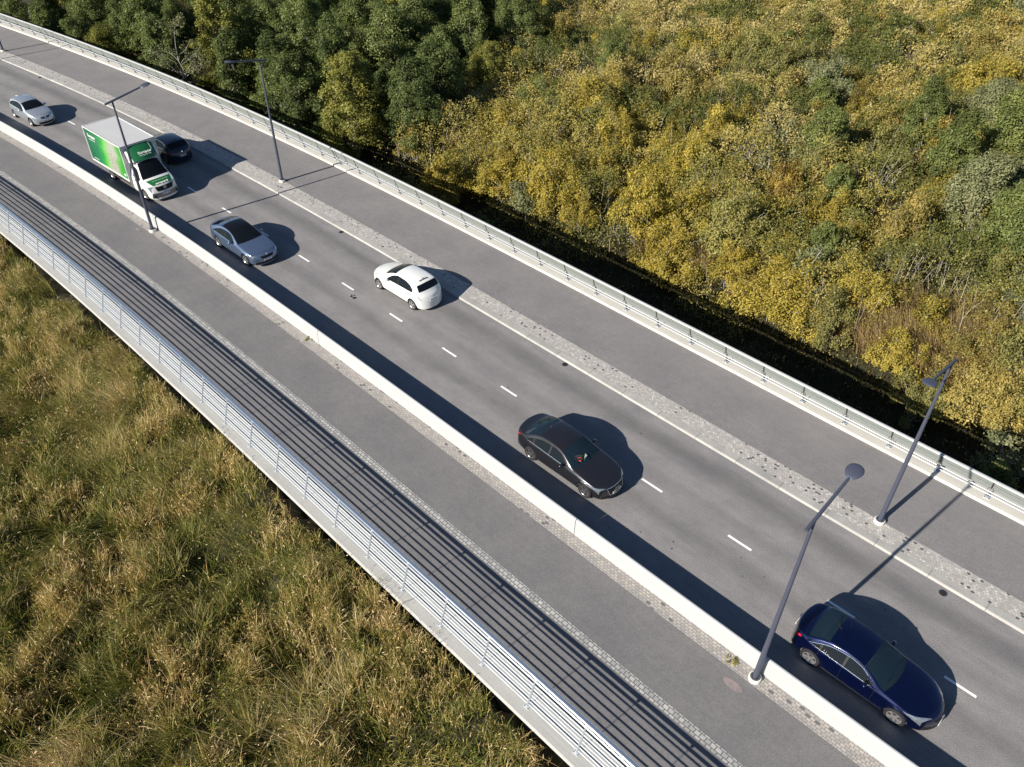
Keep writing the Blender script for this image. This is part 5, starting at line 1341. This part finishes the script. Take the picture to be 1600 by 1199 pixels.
def left_grass():
    rng = np.random.default_rng(11); N = 560000
    s = rng.uniform(-6, 66, N); o = -10.74-rng.uniform(0, 1, N)**1.0*17.5
    base = O0[None]+s[:, None]*DD[None]; cs = np.polyval(CC, np.clip(s, -8, 96)/50); base = base+cs[:, None]*NN[None]+o[:, None]*NN[None]
    x, y = base[:, 0], base[:, 1]
    v = np.stack([x, y, np.full(N, -1.6)-CAM_H], -1); d = v@np.array(fw); px = 800+CAM_F*(v@np.array(r2))/d; py = 599.5-CAM_F*(v@np.array(u2))/d
    keep = (px > -140) & (py < 1199+150) & (px < 1100) & (py > 200)
    x, y, o = x[keep], y[keep], o[keep]; n = len(x)
    # tussocks
    TS = np.random.RandomState(3); cell = 1.1
    big = vnoise(x, y, 4.5, 1); mid = vnoise(x, y, 1.5, 2); sm = vnoise(x, y, .55, 3); tus = vnoise(x, y, .33, 7)
    kindn = .72*vnoise(x, y, 2.3, 5)+.45*vnoise(x, y, .7, 6)+.10*rng.normal(size=n)
    sw = (x-O0[0])*DD[0]+(y-O0[1])*DD[1]; kindn = kindn+.30*np.exp(-((sw-22)/5)**2-((o+20.5)/3)**2)+.30*np.exp(-((sw-50)/5)**2-((o+13)/2.5)**2)+.2*np.exp(-((sw-13)/4)**2-((o+14)/2)**2)
    dens = .30+.9*mid*sm+.5*(tus-.4)
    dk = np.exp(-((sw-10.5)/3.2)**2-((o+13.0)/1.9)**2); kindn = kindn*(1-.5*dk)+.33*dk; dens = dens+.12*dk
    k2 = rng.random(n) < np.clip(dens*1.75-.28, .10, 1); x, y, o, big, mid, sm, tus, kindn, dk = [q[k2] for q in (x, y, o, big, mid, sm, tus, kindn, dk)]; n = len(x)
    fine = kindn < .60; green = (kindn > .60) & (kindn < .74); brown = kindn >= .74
    z = ground_z(x, y)+.55*mid+.25*big+.30*tus
    near = np.clip((-10.6-o)/2.0, 0, 1)
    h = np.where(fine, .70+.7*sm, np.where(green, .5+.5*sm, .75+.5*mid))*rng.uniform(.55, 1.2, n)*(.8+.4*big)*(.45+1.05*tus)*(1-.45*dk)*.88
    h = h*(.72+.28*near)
    w = np.where(fine, .015, np.where(green, .040, .024))*rng.uniform(.7, 1.4, n)
    lean = np.where(fine, .45+.8*sm, np.where(green, .55, .35))*rng.uniform(.3, 1.6, n)
    wd = 1.0+5.0*vnoise(x, y, 1.6, 9)+np.where(fine, .85, 1.7)*rng.normal(size=n)
    # fans out of tussock centres
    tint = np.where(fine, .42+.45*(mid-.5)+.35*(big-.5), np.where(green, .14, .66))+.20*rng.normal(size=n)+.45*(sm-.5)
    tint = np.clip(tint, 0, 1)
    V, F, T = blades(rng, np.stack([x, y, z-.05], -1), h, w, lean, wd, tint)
    # seed heads and dead leaves: short broad pieces near the tips of some stalks
    m_ = rng.random(n) < np.where(brown, .50, np.where(green, .05, .20)); xs, ys, zs, hs, ls_2, ws_ = x[m_], y[m_], z[m_], h[m_], lean[m_], wd[m_]; q = len(xs)
    tip = np.stack([xs+np.cos(ws_)*hs*ls_2*.9, ys+np.sin(ws_)*hs*ls_2*.9, zs+hs*(1-.35*ls_2)*.95], -1)+rng.normal(size=(q, 3))*.04
    a = rng.normal(size=(q, 3)); a[:, 2] = np.abs(a[:, 2])+.3; a /= np.linalg.norm(a, axis=1)[:, None]; b = np.cross(a, rng.normal(size=(q, 3))); b /= np.linalg.norm(b, axis=1)[:, None]
    l = rng.uniform(.03, .10, q)[:, None]; wv = rng.uniform(.007, .015, q)[:, None]
    V2 = np.stack([tip-a*l, tip-b*wv, tip+a*l, tip+b*wv], 1).reshape(-1, 3); F2 = np.arange(q*4).reshape(-1, 4)+len(V); T2 = np.clip(rng.normal(.78, .16, q), 0, 1)
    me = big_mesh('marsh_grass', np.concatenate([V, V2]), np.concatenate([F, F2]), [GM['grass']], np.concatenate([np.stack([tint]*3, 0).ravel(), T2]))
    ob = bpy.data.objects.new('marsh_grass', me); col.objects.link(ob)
    tag(ob, 'tangled tall marsh grass, green to straw brown, below the left edge of the bridge', 'grass', kind='stuff'); print('grass blades', n)
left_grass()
def right_cover():
    rng = np.random.default_rng(12); N = 330000
    s = rng.uniform(-14, 105, N); o = 9.6+rng.random(N)**1.5*95
    cs = np.polyval(CC, np.clip(s, -8, 96)/50); base = O0[None]+s[:, None]*DD[None]+(cs+o)[:, None]*NN[None]; x, y = base[:, 0], base[:, 1]
    keep = (x < 75) & (x > -75) & (y < 112); x, y, o, s = x[keep], y[keep], o[keep], s[keep]; n = len(x)
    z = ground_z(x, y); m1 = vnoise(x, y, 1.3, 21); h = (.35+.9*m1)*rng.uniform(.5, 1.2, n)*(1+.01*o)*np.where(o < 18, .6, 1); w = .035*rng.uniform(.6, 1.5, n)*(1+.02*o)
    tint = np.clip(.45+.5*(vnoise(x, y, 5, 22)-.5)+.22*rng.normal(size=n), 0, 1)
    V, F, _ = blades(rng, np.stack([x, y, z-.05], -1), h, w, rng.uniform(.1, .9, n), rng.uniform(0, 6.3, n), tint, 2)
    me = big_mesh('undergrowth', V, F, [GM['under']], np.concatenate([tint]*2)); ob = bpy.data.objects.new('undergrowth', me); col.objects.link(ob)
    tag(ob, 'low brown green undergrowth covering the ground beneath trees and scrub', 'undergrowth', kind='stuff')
    # straw coloured reed bed
    N = 60000; s = rng.uniform(-8, 34, N); o = rng.uniform(15.5, 30, N); cs = np.polyval(CC, np.clip(s, -8, 96)/50)
    base = O0[None]+s[:, None]*DD[None]+(cs+o)[:, None]*NN[None]; x, y = base[:, 0], base[:, 1]
    k = vnoise(x, y, 3.0, 31); lim = np.where(s < 9, .40, .60)+np.where(o > 25, .15, 0); keep = (k > lim) & (o > 20.3); x, y, s = x[keep], y[keep], s[keep]; n = len(x)
    z = ground_z(x, y); h = rng.uniform(1.3, 2.5, n); wd = 2.4+1.2*vnoise(x, y, 2, 33)+.4*rng.normal(size=n)
    tint = rng.random(n); V, F, _ = blades(rng, np.stack([x, y, z], -1), h, rng.uniform(.02, .045, n), rng.uniform(.1, .7, n), wd, tint, 3)
    me = big_mesh('reed_bed', V, F, [GM['reed']], np.concatenate([tint]*3)); ob = bpy.data.objects.new('reed_bed', me); col.objects.link(ob)
    tag(ob, 'dry straw coloured reeds standing between the yellow willow bushes', 'reeds', kind='stuff')
right_cover()
def thicket():
    rng = np.random.default_rng(14); N = 1900000
    s = rng.uniform(-18, 95, N); o = 15.0+rng.random(N)*100; o_lim = 48.5+np.maximum(0, o-22)*.42
    cs = np.polyval(CC, np.clip(s, -8, 96)/50); base = O0[None]+s[:, None]*DD[None]+(cs+o)[:, None]*NN[None]; x, y = base[:, 0], base[:, 1]
    v = np.stack([x, y, np.full(N, -1.5)-CAM_H], -1); d = v@np.array(fw); qx = 800+CAM_F*(v@np.array(r2))/d; qy = 599.5-CAM_F*(v@np.array(u2))/d
    keep = (s < o_lim+2) & (qx > 300) & (qx < 1720) & (qy > -90) & (qy < 1000) & (rng.random(N) < np.clip(1.25-o/160, .4, 1))
    x, y, o, s = x[keep], y[keep], o[keep], s[keep]; n = len(x)
    a = vnoise(x, y, 3.4, 41); b = vnoise(x, y, 1.25, 42); c = vnoise(x, y, .5, 43); e0 = 17.8+2.6*(vnoise(x, y, 2.6, 51)-.5)+np.where(s > 40, -1.2, 0)+.8*np.exp(-((s-17)/7)**2); e = np.clip((o-e0)/2.0, 0, 1)
    top = (.6+2.1*a+2.0*b+.6*c)*(.30+.70*e)
    gap = (b < .30) | (a+b*.5 < .42); k = (rng.random(n) < np.where(gap, .12, 1)*np.clip(.25+b+.35*c, 0, 1)) & ((e > 0) | (rng.random(n) < .12))
    # leave the reed beds open
    reed = (vnoise(x, y, 3.0, 31) > np.where(s < 9, .40, .60)+np.where(o > 25, .15, 0)) & (o < 30) & (s < 34); k &= ~(reed & (rng.random(n) < .8))
    x, y, o, a, b, c, top = [q[k] for q in (x, y, o, a, b, c, top)]; n = len(x)
    z = ground_z(x, y)+top*np.where(rng.random(n) < .72, rng.uniform(.82, 1.06, n), rng.uniform(.2, .9, n))
    p = np.stack([x, y, z], -1)+rng.normal(size=(n, 3))*.05
    nn_ = rng.normal(size=(n, 3))*.75+np.array([-.15, -.15, .65]); nn_ /= np.linalg.norm(nn_, axis=1)[:, None]
    t1 = np.cross(nn_, rng.normal(size=(n, 3))); t1 /= np.linalg.norm(t1, axis=1)[:, None]; t2 = np.cross(nn_, t1)
    sz = (.052+.00095*o)*rng.uniform(.6, 1.5, n); l = (sz*.85)[:, None]; w = (sz*.5)[:, None]
    V = np.stack([p-t1*l, p-t2*w, p+t1*l, p+t2*w], 1).reshape(-1, 3); F = np.arange(n*4).reshape(-1, 4)
    S_ = (x-O0[0])*DD[0]+(y-O0[1])*DD[1]; kd = vnoise(x, y, 5.5, 44)+.7*(vnoise(x, y, 1.6, 45)-.5)
    brown = np.clip((o-24)/16, 0, 1)*np.clip((S_-14)/14, 0, 1)*.38; greenz = np.clip((17-S_)/8, 0, 1)*np.clip((o-26)/8, 0, 1)*.30
    tint = np.clip(.40+.60*(kd-.38)+brown*np.where(kd > .42, 1, -.75)-greenz+.13*rng.normal(size=n), 0, 1.1)
    # thin pale stems standing among the leaves
    m_ = rng.random(n) < .016; q = int(m_.sum()); Pb = np.stack([x[m_], y[m_], ground_z(x[m_], y[m_])+top[m_]*.35], -1)
    ob = bpy.data.objects.new('scrub_thicket', big_mesh('scrub_thicket', V, F, [LM['thicket']], tint)); col.objects.link(ob)
    tag(ob, 'dense yellow green willow scrub filling the marsh between the larger bushes', 'scrub', kind='stuff')
    V, F, _ = blades(rng, Pb, top[m_]*rng.uniform(.55, .9, q), rng.uniform(.014, .028, q)*(1+.012*o[m_]), rng.uniform(.05, .8, q), rng.uniform(0, 6.3, q), rng.random(q), 2)
    ob = bpy.data.objects.new('thicket_twigs', big_mesh('thicket_twigs', V, F, [M['twig']], None)); col.objects.link(ob); ob.parent = bpy.data.objects['scrub_thicket']; ob['kind'] = 'stuff'
    print('thicket', n, q)
thicket()
# weeds in the paving by the barrier
def weed(s, off, r, lab):
    rng = np.random.default_rng(int(s*10)); C = rng.normal(size=(7, 3))*np.array([r, r*.7, .02]); C[:, 2] = np.abs(C[:, 2])+.03; V, F, ci, p = leaves_at(rng, C, np.tile([0, 0, 1.], (7, 1)), np.full(7, r*.5), 16, .05)
    V[:, 2] = np.maximum(V[:, 2], .004)
    t = bpy.data.objects.new('weed', big_mesh('weed', V, F, [LM['olive']], rng.random(len(ci)))); col.objects.link(t); t.location = WP(s, off, .10); tag(t, lab, 'weed', 'weeds in the paving')
weed(5.05, -4.38, .13, 'small dry weed in the paving beside the nearest lamp'); weed(29.3, -4.25, .12, 'small weed tuft at the foot of the barrier in mid view')
